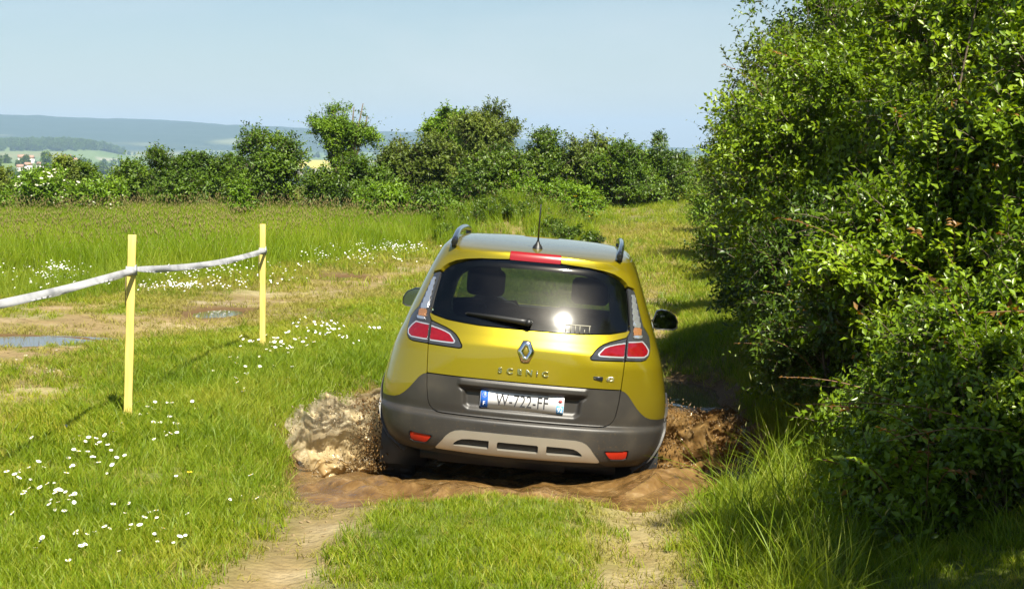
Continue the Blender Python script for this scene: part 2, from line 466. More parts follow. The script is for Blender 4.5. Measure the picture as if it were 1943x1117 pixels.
b.inputs['Base Color'].default_value = (.10, .075, .05, 1); b.inputs['Roughness'].default_value = .03; b.inputs['IOR'].default_value = 1.33; b.inputs['Specular IOR Level'].default_value = .8
M['still_water'] = m
puddle.data.materials.append(m)
for i, (cx, cy, a, bb, lab) in enumerate(SMALL_PUDDLES):
    k = np.linspace(0, 2*pi, 48, endpoint=False)
    rr = 1.12 + .13*vnoise(np.stack([np.cos(k)*2.2, np.sin(k)*2.2, 0*k + i*7], -1), 3)
    hz = PUDDLE_LEVEL - .006
    v = [(cx, cy, hz)] + [(cx + a*q*cos(t), cy + bb*q*sin(t), hz) for q, t in zip(rr, k)]
    o = put('puddle', mesh('puddle', v, [(0, 1+j, 1+(j+1) % 48) for j in range(48)]), M['still_water'])
    tag(o, lab, kind='structure')

# ---------------------------------------------------------------- foliage builders
def unit(v): return v / np.maximum(np.linalg.norm(v, axis=-1, keepdims=True), 1e-9)

def leaf_arrays(P, D, Nrm, ln, wd, fold=.25, droop=.0):
    """a folded four-point leaf at each P, along D, facing Nrm"""
    D = unit(D); S = unit(np.cross(D, Nrm)); U = np.cross(S, D)
    ln = np.broadcast_to(ln, (len(P),))[:, None]; wd = np.broadcast_to(wd, (len(P),))[:, None]
    base = P; tip = P + D*ln - U*ln*droop; mid = P + D*ln*.45
    l = mid + S*wd*.5 + U*wd*fold; r = mid - S*wd*.5 + U*wd*fold
    v = np.stack([base, l, tip, r], 1).reshape(-1, 3)
    k = np.arange(len(P))[:, None]*4
    f = np.concatenate([k + np.array([0, 2, 1]), k + np.array([0, 3, 2])], 0)
    return v, f

def ball(R, n):
    v = R.normal(size=(n, 3)); return unit(v)

def crown(R, lobes, n_shoot, per, shoot, leaf, clump=.28, n_clump=60, depth=.30, up=.45, jitter=.5, red=0.0, aspect=.52, spike=0.0):
    """leaves on short shoots, gathered in clumps near the skin of the lobes; returns verts, faces, tint, material index"""
    lob = np.array(lobes, float)
    wgt = (lob[:, 3]*lob[:, 4] + lob[:, 3]*lob[:, 5] + lob[:, 4]*lob[:, 5]); wgt /= wgt.sum()
    ci = R.choice(len(lob), n_clump, p=wgt)
    cd = ball(R, n_clump); cd[:, 2] = np.abs(cd[:, 2])*np.where(R.random(n_clump) < .75, 1, -.8)
    rr = 1 - np.abs(R.normal(0, depth, n_clump)); rr[R.random(n_clump) < .22] *= .6
    cc = lob[ci, :3] + cd*lob[ci, 3:]*np.clip(rr, .25, 1.08)[:, None]
    csz = clump*R.uniform(.6, 1.35, n_clump)*np.min(lob[ci, 3:], 1)
    ctint = R.normal(0, .13, n_clump)
    k = R.choice(n_clump, n_shoot, p=csz**2/np.sum(csz**2))
    off = R.normal(size=(n_shoot, 3))*csz[k][:, None]*.62
    off[:, 2] *= .75
    P = cc[k] + off
    out = unit(cd[k]*.8 + unit(off)*.55)
    D = unit(out + np.array([0, 0, up]) + R.normal(size=(n_shoot, 3))*jitter)
    sl = shoot*R.uniform(.5, 1.4, n_shoot)*(1 + spike*(R.random(n_shoot) < .05)*1.6)
    t = (np.arange(per)[None, :] + R.random((n_shoot, per))*.6)/per
    Q = P[:, None, :] + D[:, None, :]*(sl[:, None]*t)[..., None] - np.array([0, 0, 1.0])*((sl[:, None]*t**2)*.18)[..., None]
    roll = np.arange(per)[None, :]*2.4 + R.random((n_shoot, 1))*6.28
    a = unit(np.cross(D, R.normal(size=(n_shoot, 3)))); bb = np.cross(D, a)
    side = a[:, None, :]*np.cos(roll)[..., None] + bb[:, None, :]*np.sin(roll)[..., None]
    LD = unit(D[:, None, :]*.65 + side*.9 + R.normal(size=Q.shape)*.18)
    LN = unit(np.array([0, 0, 1.0]) * .7 + out[:, None, :]*.55 + R.normal(size=Q.shape)*.42)
    ln = leaf*R.uniform(.65, 1.25, (n_shoot, per))*(1.05 - .35*t)
    tint = .42 + ctint[k][:, None] + .22*(t - .4) + R.normal(0, .11, (n_shoot, per))
    v, f = leaf_arrays(Q.reshape(-1, 3), LD.reshape(-1, 3), LN.reshape(-1, 3), ln.ravel(), ln.ravel()*aspect, .22, .12)
    tint = np.clip(np.repeat(tint.ravel(), 4), 0, 1)
    isred = (R.random(n_shoot) < red)[:, None] & (t > .6)
    mi = np.concatenate([isred.ravel(), isred.ravel()]).astype(int)
    # the twig of each shoot, starting a little inside the clump
    e = Q[:, -1] + D*.2*leaf; tw = .035*leaf; s0 = P - D*np.minimum(sl, shoot)[:, None]*.3; md_ = Q[:, per//2]
    tv = np.stack([s0 + a*tw, s0 - a*tw, md_ - a*tw*.8, md_ + a*tw*.8, e], 1).reshape(-1, 3); k4 = np.arange(n_shoot)[:, None]*5 + len(v)
    f = np.concatenate([f, k4 + np.array([0, 1, 2]), k4 + np.array([0, 2, 3]), k4 + np.array([3, 2, 4])]); v = np.concatenate([v, tv])
    tint = np.concatenate([tint, np.full(len(tv), .4)]); mi = np.concatenate([mi, np.full(3*n_shoot, 2)])
    return v, f, tint, mi

def limbs(R, base, lobes, r0, n_extra=6, trunk_h=None):
    """tapered trunk or stems reaching into each lobe"""
    mb = MB(); bx, by, bz = base
    for q, l in enumerate(lobes):
        c = Vector(l[:3]); top = c + Vector((R.normal(0, .15)*l[3], R.normal(0, .15)*l[4], l[5]*.55))
        st = Vector((bx + R.normal(0, r0*1.2), by + R.normal(0, r0*1.2), bz))
        if trunk_h: st = Vector((bx, by, bz))
        mid = st.lerp(top, .5) + Vector((R.normal(0, .06), R.normal(0, .06), .1))*(top-st).length
        if trunk_h: mid = Vector((bx, by, bz + trunk_h)).lerp(top, .2)
        pts = [st, st.lerp(mid, .5), mid, mid.lerp(top, .5), top]
        s = r0*(1 if q == 0 or trunk_h else R.uniform(.4, .75))
        mb.tube(pts, [s, s*.85, s*.62, s*.4, s*.14], 6)
        for e in range(n_extra):
            p0 = mid.lerp(top, R.uniform(.1, .9)); d = Vector(ball(R, 1)[0]); d.z = abs(d.z)*.7
            p2 = p0 + Vector((d.x*l[3], d.y*l[4], d.z*l[5]))*R.uniform(.6, .95)
            p1 = p0.lerp(p2, .5) + Vector((0, 0, .06*(p2-p0).length))
            mb.tube([p0, p1, p2], [s*.30, s*.18, s*.05], 4, cap=False)
    return mb

def lobes_for(R, rw, H, n, ry=None, low=.0, round_=.55):
    """ellipsoids filling a bush of half width rw and height H standing on z = 0"""
    ry = ry or rw*.85
    L_ = [(0, 0, H*.50, rw*.74, ry*.74, H*.48)]
    for i in range(max(3, n//2)):          # foliage down to the ground
        a = 2*pi*(i + R.uniform(-.3, .3))/max(3, n//2) - 2.2; s = R.uniform(.36, .48)
        L_.append((rw*.55*cos(a), ry*.55*sin(a), H*R.uniform(.14, .24), rw*s, ry*s, H*.22))
    for i in range(n):
        a = 2*pi*(i + R.uniform(-.3, .3))/n; q = R.uniform(.30, .62); zz = R.uniform(.28, .74)
        s = R.uniform(.30, .48)
        L_.append((rw*q*cos(a), ry*q*sin(a), H*zz, rw*s, ry*s, H*s*.62))
    return L_

def make_bush(name, label, cat, x, y, z, rw, H, leafm, seed, n_leaf=9000, leaf=.075, nl=7, group=None, trunk_h=None, per=7, shoot=.22, clump=.30,
              n_clump=90, red=0, depth=.28, stem_r=.05, lobes=None, spike=.6, up=.45, ry=None, aspect=.52, jitter=.5, extra=3):
    R = np.random.default_rng(seed)
    root = tag(empty(name, (x, y, z)), label, cat, group)
    lb = lobes or lobes_for(R, rw, H, nl, ry)
    if trunk_h and not lobes:
        lb = [(a, b_, c_*(1 - trunk_h/H*.75) + trunk_h*.75, d, e, f*(1 - trunk_h/H*.75)) for a, b_, c_, d, e, f in lb]
    limbs(R, (0, 0, -.1), lb, stem_r, extra, trunk_h).build('trunk' if trunk_h else 'stems', M['bark'], root, True)
    v, f, tint, mi = crown(R, lb, n_leaf//per, per, shoot, leaf, clump, n_clump, depth, up, jitter, red, aspect, spike)
    put('crown', mesh('crown', v, f, {'tint': tint}, mi), [leafm, M['leaf_red'], M['bark']], root, False)
    return root, lb

def ground_z(x, y): return float(height(np.array([float(x)]), np.array([float(y)]))[0])

# ---------------------------------------------------------------- trees and shrubs behind the meadow
HG = 'scrub along the far edge of the meadow'
# (name, label, category, px left, px right, px top, px bottom, depth, leaf material, extras)
far_scrub = [
 ('shrub', 'dull green scrub at the far left edge behind the meadow', 'shrub', -60, 42, 322, 392, 55, 'leaf_olive', {}),
 ('shrub', 'bright green low bush at the left edge of the picture', 'shrub', -30, 24, 356, 398, 47, 'leaf_light', dict(n_leaf=3500)),
 ('elder_bush', 'elder bush covered in white flower heads at the left', 'shrub', 18, 152, 317, 396, 48, 'leaf_light', dict(flowers=170)),
 ('elder_bush', 'low elder bush with few white flowers right of the white one', 'shrub', 142, 238, 336, 396, 48, 'leaf_light', dict(flowers=50, n_leaf=6000)),
 ('shrub', 'dark olive bush rising behind the white flowering elder', 'shrub', 92, 146, 291, 392, 56, 'leaf_olive', {}),
 ('shrub', 'dark rounded bush between the two elder bushes', 'shrub', 128, 182, 303, 392, 57, 'leaf_dark', {}),
 ('shrub', 'leftmost shrub of the dense hedge run, sloping down to the elder', 'shrub', 196, 292, 303, 398, 52, 'leaf_mid', {}),
 ('shrub', 'dark green shrub in the hedge run with a domed top', 'shrub', 262, 352, 286, 398, 53, 'leaf_dark', {}),
 ('shrub', 'shrub with the highest dome in the low hedge run', 'shrub', 338, 424, 279, 398, 53, 'leaf_mid', {}),
 ('shrub', 'pale green shrub low in front of the hedge run', 'shrub', 296, 386, 322, 400, 50, 'leaf_mid', dict(n_leaf=6000)),
 ('shrub', 'shrub tucked between the hedge run and the big round bush', 'shrub', 396, 470, 291, 398, 53, 'leaf_mid', {}),
 ('bush', 'big round dark bush left of the tree with open twigs', 'bush', 434, 576, 233, 402, 49, 'leaf_mid', dict(n_leaf=16000, n_clump=130)),
 ('sapling', 'small yellow green sapling in front of the big round bush', 'sapling', 440, 472, 334, 396, 44, 'leaf_light', dict(n_leaf=1500, nl=4)),
 ('shrub', 'dark low shrub below the yellow field', 'shrub', 570, 668, 330, 404, 48, 'leaf_dark', dict(n_leaf=8000)),
 ('shrub', 'shrub at the foot of the tree with open twigs', 'shrub', 628, 738, 300, 404, 49, 'leaf_mid', dict(n_leaf=9000)),
 ('shrub', 'olive shrub with bare twig tips right of the open tree', 'shrub', 700, 800, 243, 404, 51, 'leaf_olive', dict(n_leaf=11000, spike=1.6)),
 ('shrub', 'olive green shrub left of the dark round tree', 'shrub', 772, 880, 252, 404, 51, 'leaf_olive', dict(n_leaf=11000, spike=1.2)),
 ('tree', 'fresh green tree behind the olive shrubs, left of the dark round tree', 'tree', 796, 905, 200, 404, 62, 'leaf_light', dict(n_leaf=15000, trunk_h=.8, leaf=.11)),
 ('tree', 'dark round topped tree, highest of the middle group', 'tree', 862, 992, 194, 404, 58, 'leaf_olive', dict(n_leaf=18000, trunk_h=.7)),
 ('shrub', 'dark dense shrub below the round topped tree', 'shrub', 866, 1006, 268, 404, 47, 'leaf_dark', dict(n_leaf=13000, n_clump=120)),
 ('shrub', 'shrub with uneven top right of the round topped tree', 'shrub', 984, 1094, 238, 404, 54, 'leaf_dark', dict(n_leaf=12000)),
 ('shrub', 'shrub with thin pale shoots standing above it', 'shrub', 1064, 1168, 232, 404, 54, 'leaf_olive', dict(n_leaf=9000, spike=2.2)),
 ('shrub', 'mid green shrub filling the gap left of the pointed one', 'shrub', 1120, 1232, 268, 404, 53, 'leaf_mid', {}),
 ('shrub', 'dark shrub with a small pointed top near the track', 'shrub', 1196, 1312, 272, 404, 55, 'leaf_dark', dict(pointed=True, n_leaf=11000)),
 ('bush', 'fresh green low bush behind the weedy mound', 'bush', 948, 1046, 340, 420, 45, 'leaf_light', dict(n_leaf=7000)),
 ('bush', 'fresh green low bush with yellow blossom behind the weedy mound', 'bush', 1020, 1140, 346, 420, 46, 'leaf_light', dict(n_leaf=7000, yellow=26)),
 ('bush', 'light green brambles below the olive shrubs', 'bush', 690, 792, 352, 424, 44, 'leaf_light', dict(n_leaf=6000)),
 ('bush', 'brambles left of the weedy mound', 'bush', 770, 880, 356, 424, 44, 'leaf_mid', dict(n_leaf=6000)),
 ('bush', 'pale bush beside the track where it passes over the rise', 'bush', 1150, 1264, 330, 392, 54, 'leaf_mid', dict(n_leaf=6000)),
]
def flower_heads(R, root, lb, n, name, mats, size, rise=1.02):
    mb = MB(); lob = np.array(lb)
    for i in range(n):
        l = lob[R.integers(len(lob))]; d = ball(R, 1)[0]; d[2] = abs(d[2])*.8 + .05; d[1] = -abs(d[1]); d = d/np.linalg.norm(d)
        p = l[:3] + d*l[3:]*rise; s = size*R.uniform(.6, 1.3)
        k = 7; nrm = Vector((d[0]*.6, d[1]*.6, 1)).normalized(); a = nrm.cross(Vector((1, 0, 0))).normalized(); b_ = nrm.cross(a); P = Vector(p)
        v = [P + nrm*s*.25] + [P + (a*cos(6.283*j/k) + b_*sin(6.283*j/k))*s*R.uniform(.7, 1.1) for j in range(k)] + [P - nrm*s*.5]
        mb.add(v, [(0, 1+j, 1+(j+1) % k) for j in range(k)] + [(k+1, 1+(j+1) % k, 1+j) for j in range(k)])
    o = mb.build(name, mats, root); o['kind'] = 'stuff'
    return o
M['elder_flower'] = simple('elder_flower', (.72, .70, .52), .8)
FS = {}
for i, (nm, lab, cat, xl, xr, yt, yb, d, lm, ex) in enumerate(far_scrub):
    ex = dict(ex); fl = ex.pop('flowers', 0); ye = ex.pop('yellow', 0); pointed = ex.pop('pointed', False)
    x = at((xl+xr)/2, d); z = ground_z(x, d); H = zat(yt, d) - z; rw = (xr-xl)/2/FPX*d
    kw = dict(n_leaf=9000, leaf=.085, per=6, shoot=.24, stem_r=.04, clump=.36, spike=.4); kw.update(ex); kw['n_leaf'] = int(kw['n_leaf']*1.1); kw['leaf'] *= 1.30; kw['spike'] = min(kw['spike'], 1.2)
    root, lb = make_bush(nm, lab, cat, x, d, z - .05, rw*1.14, H*.98, M[lm], 100+i, group=HG, **kw)
    FS[lab] = (root, lb)
    R = np.random.default_rng(500+i)
    if fl: flower_heads(R, root, lb, fl, 'blossom', M['elder_flower'], .055, 1.06)
    if ye: flower_heads(R, root, lb[:3], ye, 'blossom', M['yellow_petal'], .05)
    if pointed:
        lobe = [(-.02, 0, H*1.02, .24, .24, .34)]
        v, f, tint, mi = crown(R, lobe, 150, 5, .15, .08, .5, 14)
        put('crown_tip', mesh('crown_tip', v, f, {'tint': tint}, mi), [M[lm], M['leaf_red'], M['bark']], root, False)

# the open tree whose limbs show
d = 50; x = at(652, d); z = ground_z(x, d)
def L3(px, py, rx, rz, dy=0): return (at(px, d) - x, dy, zat(py, d) - z, rx, rx*.9, rz)
root, lb = make_bush('tree', 'open leafy tree with bare twig ends, standing above the scrub', 'tree', x, d, z, .8, 2.7, M['leaf_light'], 77, n_leaf=15000, leaf=.08, per=6, shoot=.2,
   group=HG, trunk_h=.75, stem_r=.09, n_clump=120, depth=.35, clump=.33, spike=1.5, extra=6,
   lobes=[L3(650, 262, .50, .38), L3(622, 250, .36, .30, -.2), L3(690, 264, .34, .32, .1), L3(640, 216, .24, .24), L3(672, 212, .22, .22, .2), L3(604, 236, .22, .18, .1), L3(655, 310, .36, .35), L3(696, 232, .12, .28), L3(690, 205, .07, .2)])

# weedy mound
d = 39.2
mr = tag(empty('weed_mound', (0.05, 40.6, ground_z(.05, 40.6))), 'low mound overgrown with dark nettles and dull purple grass', 'weeds')
R = np.random.default_rng(9)
lobs = []
for i in range(26):
    px = R.uniform(846, 1112); dd = R.uniform(38.6, 41.8); xx = at(px, dd); hh = .20 + .12*R.random() - .12*abs(px-985)/150
    lobs.append((xx - .05, dd - 40.6, ground_z(xx, dd) - ground_z(.05, 40.6) + hh*.35, .34, .34, max(hh, .08)))
lobs += [(at(1090, 37.2) - .05, 37.2-40.6, -.42, .40, .35, .20), (at(1118, 36.6) - .05, 36.6-40.6, -.46, .28, .3, .17)]
v, f, tint, mi = crown(R, lobs, 4200, 6, .13, .07, .36, 200, .3, .6)
put('nettles', mesh('nettles', v, f, {'tint': tint}, mi), [M['leaf_dark'], M['leaf_red'], M['bark']], mr, False)
MOUND_LOBES = lobs

# ---------------------------------------------------------------- the tall hedge along the right of the track
hedge = [
 # name, label, category, x, y, half width, height, material, options
 ('tree', 'dark leafed tree rising behind the hedge against the sky', 'tree', 5.35, 31.0, 1.5, 6.2, 'leaf_dark', dict(n_leaf=30000, leaf=.085, trunk_h=1.6, n_clump=150, stem_r=.12, spike=.2)),
 ('tree', 'second dark tree deep in the hedge, above the rose shoots', 'tree', 5.6, 25.5, 1.7, 6.4, 'leaf_dark', dict(n_leaf=22000, leaf=.08, trunk_h=1.5, n_clump=120, stem_r=.12, spike=.2)),
 ('shrub', 'small light green shrub at the far end of the hedge by the track', 'shrub', 4.65, 43.0, .95, 1.75, 'leaf_light', dict(n_leaf=9000, leaf=.075)),
 ('shrub', 'pale shrub with wispy upright shoots, part way down the hedge', 'shrub', 4.05, 35.0, .75, 2.75, 'leaf_olive', dict(n_leaf=12000, leaf=.07, spike=1.2)),
 ('shrub', 'yellow green shrub leaning out over the track edge in the hedge', 'shrub', 3.70, 29.0, .95, 2.35, 'leaf_light', dict(n_leaf=18000, leaf=.07)),
 ('rose_bush', 'tall wild rose with pale arching stems in the hedge', 'bush', 3.30, 21.5, 1.2, 3.15, 'leaf_olive', dict(n_leaf=52000, leaf=.06, n_clump=150, white=9)),
 ('rose_bush', 'wild rose tangle above the middle of the hedge', 'bush', 3.9, 18.4, 1.25, 3.7, 'leaf_olive', dict(n_leaf=44000, leaf=.056, n_clump=150, white=8)),
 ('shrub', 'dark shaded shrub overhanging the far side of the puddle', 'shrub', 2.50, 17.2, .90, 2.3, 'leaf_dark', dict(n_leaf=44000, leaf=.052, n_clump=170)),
 ('shrub', 'low dark shrub where the hedge meets the churned water', 'shrub', 2.22, 13.7, .62, 1.5, 'leaf_dark', dict(n_leaf=36000, leaf=.048, n_clump=120)),  # leaves darkened to carry the shade at the hedge foot
 ('shrub', 'glossy hedge shrub behind the shaded grass, middle of the hedge', 'shrub', 2.55, 15.0, 1.0, 2.85, 'leaf_hedge', dict(n_leaf=60000, leaf=.05, n_clump=150)),
 ('shrub', 'bright leafy blackthorn bulging out of the hedge front', 'shrub', 2.48, 11.2, .84, 1.95, 'leaf_hedge', dict(n_leaf=54000, leaf=.056, n_clump=150, red=.012)),
 ('shrub', 'tall hedge shrub with dark hollows at the upper right', 'shrub', 3.30, 12.9, 1.15, 4.0, 'leaf_hedge', dict(n_leaf=62000, leaf=.060, n_clump=150, depth=.3, red=.012)),
 ('shrub', 'tall shrub behind, filling the hedge top at the right edge', 'shrub', 4.3, 15.4, 1.35, 4.7, 'leaf_hedge', dict(n_leaf=44000, leaf=.06, n_clump=170)),
 ('shrub', 'low hedge shrub with reddish young shoots, nearest at the right edge', 'shrub', 2.50, 9.5, .70, 1.25, 'leaf_hedge', dict(n_leaf=34000, leaf=.052, n_clump=140, red=.03)),
 ('shrub', 'hedge shrub reaching in from the right edge, middle height', 'shrub', 3.05, 10.4, .85, 3.3, 'leaf_hedge', dict(n_leaf=42000, leaf=.055, n_clump=140, red=.02)),
 ('shrub', 'hedge shrub just outside the right edge beside the camera', 'shrub', 2.62, 6.5, .62, 4.2, 'leaf_hedge', dict(n_leaf=30000, leaf=.05, n_clump=110)),
 ('shrub', 'dark low shrub in the shade at the foot of the bulging blackthorn', 'shrub', 2.12, 12.6, .46, .95, 'leaf_dark', dict(n_leaf=20000, leaf=.042, n_clump=100)),  # dark leaf colour stands for the shade under the overhanging blackthorn
 ('shrub', 'small leafy shrub filling the bottom right corner', 'shrub', 2.22, 8.75, .46, .85, 'leaf_hedge', dict(n_leaf=20000, leaf=.048, n_clump=100, red=.02)),
 ('bramble', 'low bramble in front of the hedge near the bottom edge', 'bramble', 1.92, 8.85, .40, .42, 'leaf_hedge', dict(n_leaf=9000, leaf=.055, n_clump=60, red=.03)),
 ('bramble', 'low dark bramble between the tall grass and the hedge', 'bramble', 2.2, 10.2, .40, .60, 'leaf_mid', dict(n_leaf=12000, leaf=.052, n_clump=70)),
 ('shrub', 'slender tall shrub outside the picture beside the camera', 'shrub', 2.45, 5.7, .6, 4.6, 'leaf_hedge', dict(n_leaf=22000, leaf=.055, n_clump=100)),
 ('shrub', 'tall hedge shrub outside the picture to the right of the camera', 'shrub', 3.0, 5.2, 1.0, 2.8, 'leaf_hedge', dict(n_leaf=14000, leaf=.06, n_clump=120)),
]
M['young_stem'] = simple('young_stem', (.17, .085, .04), .6)
def arching_shoots(R, root, lb, n, leaf, lm):
    """long young stems that stand out from the hedge face, with leaves along them and reddish tips"""
    lob = np.array(lb)
    for i in range(n):
        l = lob[R.integers(len(lob))]; d_ = ball(R, 1)[0]; d_[2] = abs(d_[2])*.7; d_[0] = -abs(d_[0])*.8 if R.random() < .7 else d_[0]; d_[1] = -abs(d_[1]); d_ = d_/np.linalg.norm(d_)
        p0 = l[:3] + d_*l[3:]*.8; ln = R.uniform(.35, .8); dr = unit(d_*np.array([1, 1, .4]) + np.array([0, 0, .9]) + R.normal(size=3)*.25); t = np.linspace(0, 1, 9)[:, None]
        P_ = p0 + dr*ln*t + np.array([d_[0], d_[1], -.75])*ln*.38*t**2
        mb = MB(); mb.tube([tuple(q) for q in P_], [.0042*(1 - .7*k/8) for k in range(9)], 5, cap=False); st = mb.build('shoot', M['young_stem'], root, True)
        k = 22; tt_ = np.linspace(.12, 1, k); Q = np.stack([np.interp(tt_, t[:, 0], P_[:, c]) for c in range(3)], -1); tg = unit(np.gradient(Q, axis=0)); sd_ = unit(np.cross(tg, np.array([.3, .2, 1.0])))
        LD = unit(tg*.5 + sd_*np.where(np.arange(k) % 2, 1, -1)[:, None] + R.normal(size=(k, 3))*.25); ll = leaf*R.uniform(.8, 1.3, k)*(1.15 - .5*tt_)
        v, f = leaf_arrays(Q, LD, unit(np.array([0, -.3, 1.0]) + R.normal(size=(k, 3))*.3), ll, ll*.52, .2, .15); red_ = (tt_ > .78) & (R.random() < .6)
        put('leaves', mesh('leaves', v, f, {'tint': np.clip(np.repeat(.6 + R.normal(0, .1, k), 4), 0, 1)}, np.concatenate([red_, red_]).astype(int)), [lm, M['leaf_red']], st, False)
for i, (nm, lab, cat, x, y, rw, H, lm, ex) in enumerate(hedge):
    ex = dict(ex); wh = ex.pop('white', 0)
    kw = dict(per=7, shoot=ex['leaf']*3.4, clump=.30, stem_r=.03, nl=9, spike=.3); kw.update(ex)
    kw['n_leaf'] = int(kw['n_leaf']*(.72 if y > 8 else .6)); kw['leaf'] *= 1.10 if y < 14 else 1.17
    root, lb = make_bush(nm, lab, cat, x, y, ground_z(x, y) - .05, rw, H, M[lm], 300+i, group='hedge along the right of the track', **kw)
    if y < 24 and cat != 'tree': arching_shoots(np.random.default_rng(900+i), root, lb, 7 if y < 16 else 5, ex['leaf'], M[lm])
    if wh: flower_heads(np.random.default_rng(700+i), root, lb, wh, 'rose_flowers', M['petal'], .032, 1.0)

# ---------------------------------------------------------------- grass
def tuft(R, n, h, spread, w, lean=.35, seg=3, seeds=0, seed_len=.1, mats=None):
    """one clump of curved tapering blades; optional seed heads"""
    V, F, T, Mi = [], [], [], []
    for i in range(n):
        a = R.uniform(0, 6.283); q = spread*sqrt(R.random()); bx, by = q*cos(a), q*sin(a)
        hh = h*R.uniform(.5, 1.15); la = R.uniform(0, 6.283); ll = hh*lean*R.uniform(.2, 1.5)
        ww = w*R.uniform(.7, 1.3); fa = R.uniform(0, 6.283); fx, fy = cos(fa)*ww*.5, sin(fa)*ww*.5
        tn = np.clip(R.normal(.45, .17), 0, 1); b = len(V)
        for s in range(seg):
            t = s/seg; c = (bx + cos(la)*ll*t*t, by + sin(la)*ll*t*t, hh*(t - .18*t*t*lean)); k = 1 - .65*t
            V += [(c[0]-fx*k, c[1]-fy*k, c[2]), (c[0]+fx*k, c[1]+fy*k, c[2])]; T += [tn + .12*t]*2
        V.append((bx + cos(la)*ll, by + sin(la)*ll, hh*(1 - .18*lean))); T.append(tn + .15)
        for s in range(seg-1):
            F.append((b+2*s, b+2*s+1, b+2*s+3)); Mi.append(0); F.append((b+2*s, b+2*s+3, b+2*s+2)); Mi.append(0)
        F.append((b+2*seg-2, b+2*seg-1, b+2*seg)); Mi.append(0)
    for i in range(seeds):
        a = R.uniform(0, 6.283); q = spread*sqrt(R.random()); bx, by = q*cos(a), q*sin(a); hh = h*R.uniform(1.0, 1.35)
        la = R.uniform(0, 6.283); ll = hh*.22*R.uniform(.2, 1.4); tx, ty = bx + cos(la)*ll, by + sin(la)*ll
        tn = np.clip(R.normal(.5, .2), 0, 1); b = len(V); s_ = w*.35
        V += [(bx-s_, by, 0), (bx+s_, by, 0), (tx, ty, hh)]; T += [tn]*3; F.append((b, b+1, b+2)); Mi.append(0)
        b = len(V); k = seed_len*R.uniform(.7, 1.3); rr = k*.07; dx, dy = cos(la)*k*.35, sin(la)*k*.35
        z0 = hh - k*.5
        V += [(tx, ty, z0), (tx+rr+dx*.4, ty, z0+k*.45), (tx-rr*.5+dx*.4, ty+rr, z0+k*.45), (tx-rr*.5+dx*.4, ty-rr, z0+k*.45), (tx+dx, ty+dy, z0+k)]
        T += [tn]*5
        for f in ((0, 2, 1), (0, 3, 2), (0, 1, 3), (1, 2, 4), (2, 3, 4), (3, 1, 4)):
            F.append(tuple(b+j for j in f)); Mi.append(1)
    return np.array(V), F, np.clip(T, 0, 1), Mi

def tuft_collection(name, variants, mats):
    col = bpy.data.collections.new(name)
    for i, (v, f, t, mi) in enumerate(variants):
        me = mesh(name, v, f, {'tint': t}, mi)
        for m_ in mats: me.materials.append(m_)
        o = bpy.data.objects.new(name + '_clump', me); col.objects.link(o)
    return col

def scatter(name, label, pts, rotz, scl, col, nvar, tilt=.12, R=rng, sz=None):
    """real clumps instanced on points: one object for what nobody could count"""
    n = len(pts)
    me = bpy.data.meshes.new(name); me.vertices.add(n); me.vertices.foreach_set('co', np.asarray(pts, np.float32).ravel())
    rot = np.stack([R.normal(0, tilt, n), R.normal(0, tilt, n), rotz], -1).astype(np.float32)
    a = me.attributes.new('rot', 'FLOAT_VECTOR', 'POINT'); a.data.foreach_set('vector', rot.ravel())
    sz = scl if sz is None else sz
    a = me.attributes.new('scl', 'FLOAT_VECTOR', 'POINT'); a.data.foreach_set('vector', np.stack([scl, scl, sz], -1).astype(np.float32).ravel())
    a = me.attributes.new('pick', 'INT', 'POINT'); a.data.foreach_set('value', R.integers(0, nvar, n).astype(np.int32))
    me.update()
    o = bpy.data.objects.new(name, me); C.objects.link(o); tag(o, label, kind='stuff')
    ng = bpy.data.node_groups.new(name, 'GeometryNodeTree')
    ng.interface.new_socket('Geometry', in_out='INPUT', socket_type='NodeSocketGeometry')
    ng.interface.new_socket('Geometry', in_out='OUTPUT', socket_type='NodeSocketGeometry')
    gi, go = ng.nodes.new('NodeGroupInput'), ng.nodes.new('NodeGroupOutput')
    ci = ng.nodes.new('GeometryNodeCollectionInfo'); ci.inputs['Collection'].default_value = col
    ci.inputs['Separate Children'].default_value = True; ci.inputs['Reset Children'].default_value = True
    ip = ng.nodes.new('GeometryNodeInstanceOnPoints'); ip.inputs['Pick Instance'].default_value = True
    def na(nm, ty):
        q = ng.nodes.new('GeometryNodeInputNamedAttribute'); q.data_type = ty; q.inputs['Name'].default_value = nm; return q.outputs['Attribute']
    er = ng.nodes.new('FunctionNodeEulerToRotation'); K = ng.links.new
    K(na('rot', 'FLOAT_VECTOR'), er.inputs[0]); K(er.outputs[0], ip.inputs['Rotation'])
    K(na('scl', 'FLOAT_VECTOR'), ip.inputs['Scale']); K(na('pick', 'INT'), ip.inputs['Instance Index'])
    K(gi.outputs[0], ip.inputs['Points']); K(ci.outputs[0], ip.inputs['Instance']); K(ip.outputs[0], go.inputs[0])
    md = o.modifiers.new('scatter', 'NODES'); md.node_group = ng
    return o

def wedge(n, y0, y1, half=.34, R=rng, x0=None, x1=None):
    """points spread evenly over the ground in the camera's wedge, plus a margin"""
    y = np.sqrt(R.uniform(y0*y0, y1*y1, n)); x = R.uniform(-half, half, n)*y
    return x, y

PUD_D = lambda x, y: poly_sdf(x, y, PUDDLE)
def meadow_mask(x, y):
    """1 inside the tall meadow"""
    edge = 27.5 + 1.3*n2(x, y, .3, 7) + 2.2*sm(x, -5.5, -3) + 3*sm(x, -3, -.5)
    left = sm(y - edge, 0, 1.2)
    trk = sm(seg_dist(x, y, TRACK), 1.7, 2.6)
    sid = sm(seg_dist(x, y, SIDE_TRACK), 1.6, 2.4)
    return left * trk * sid

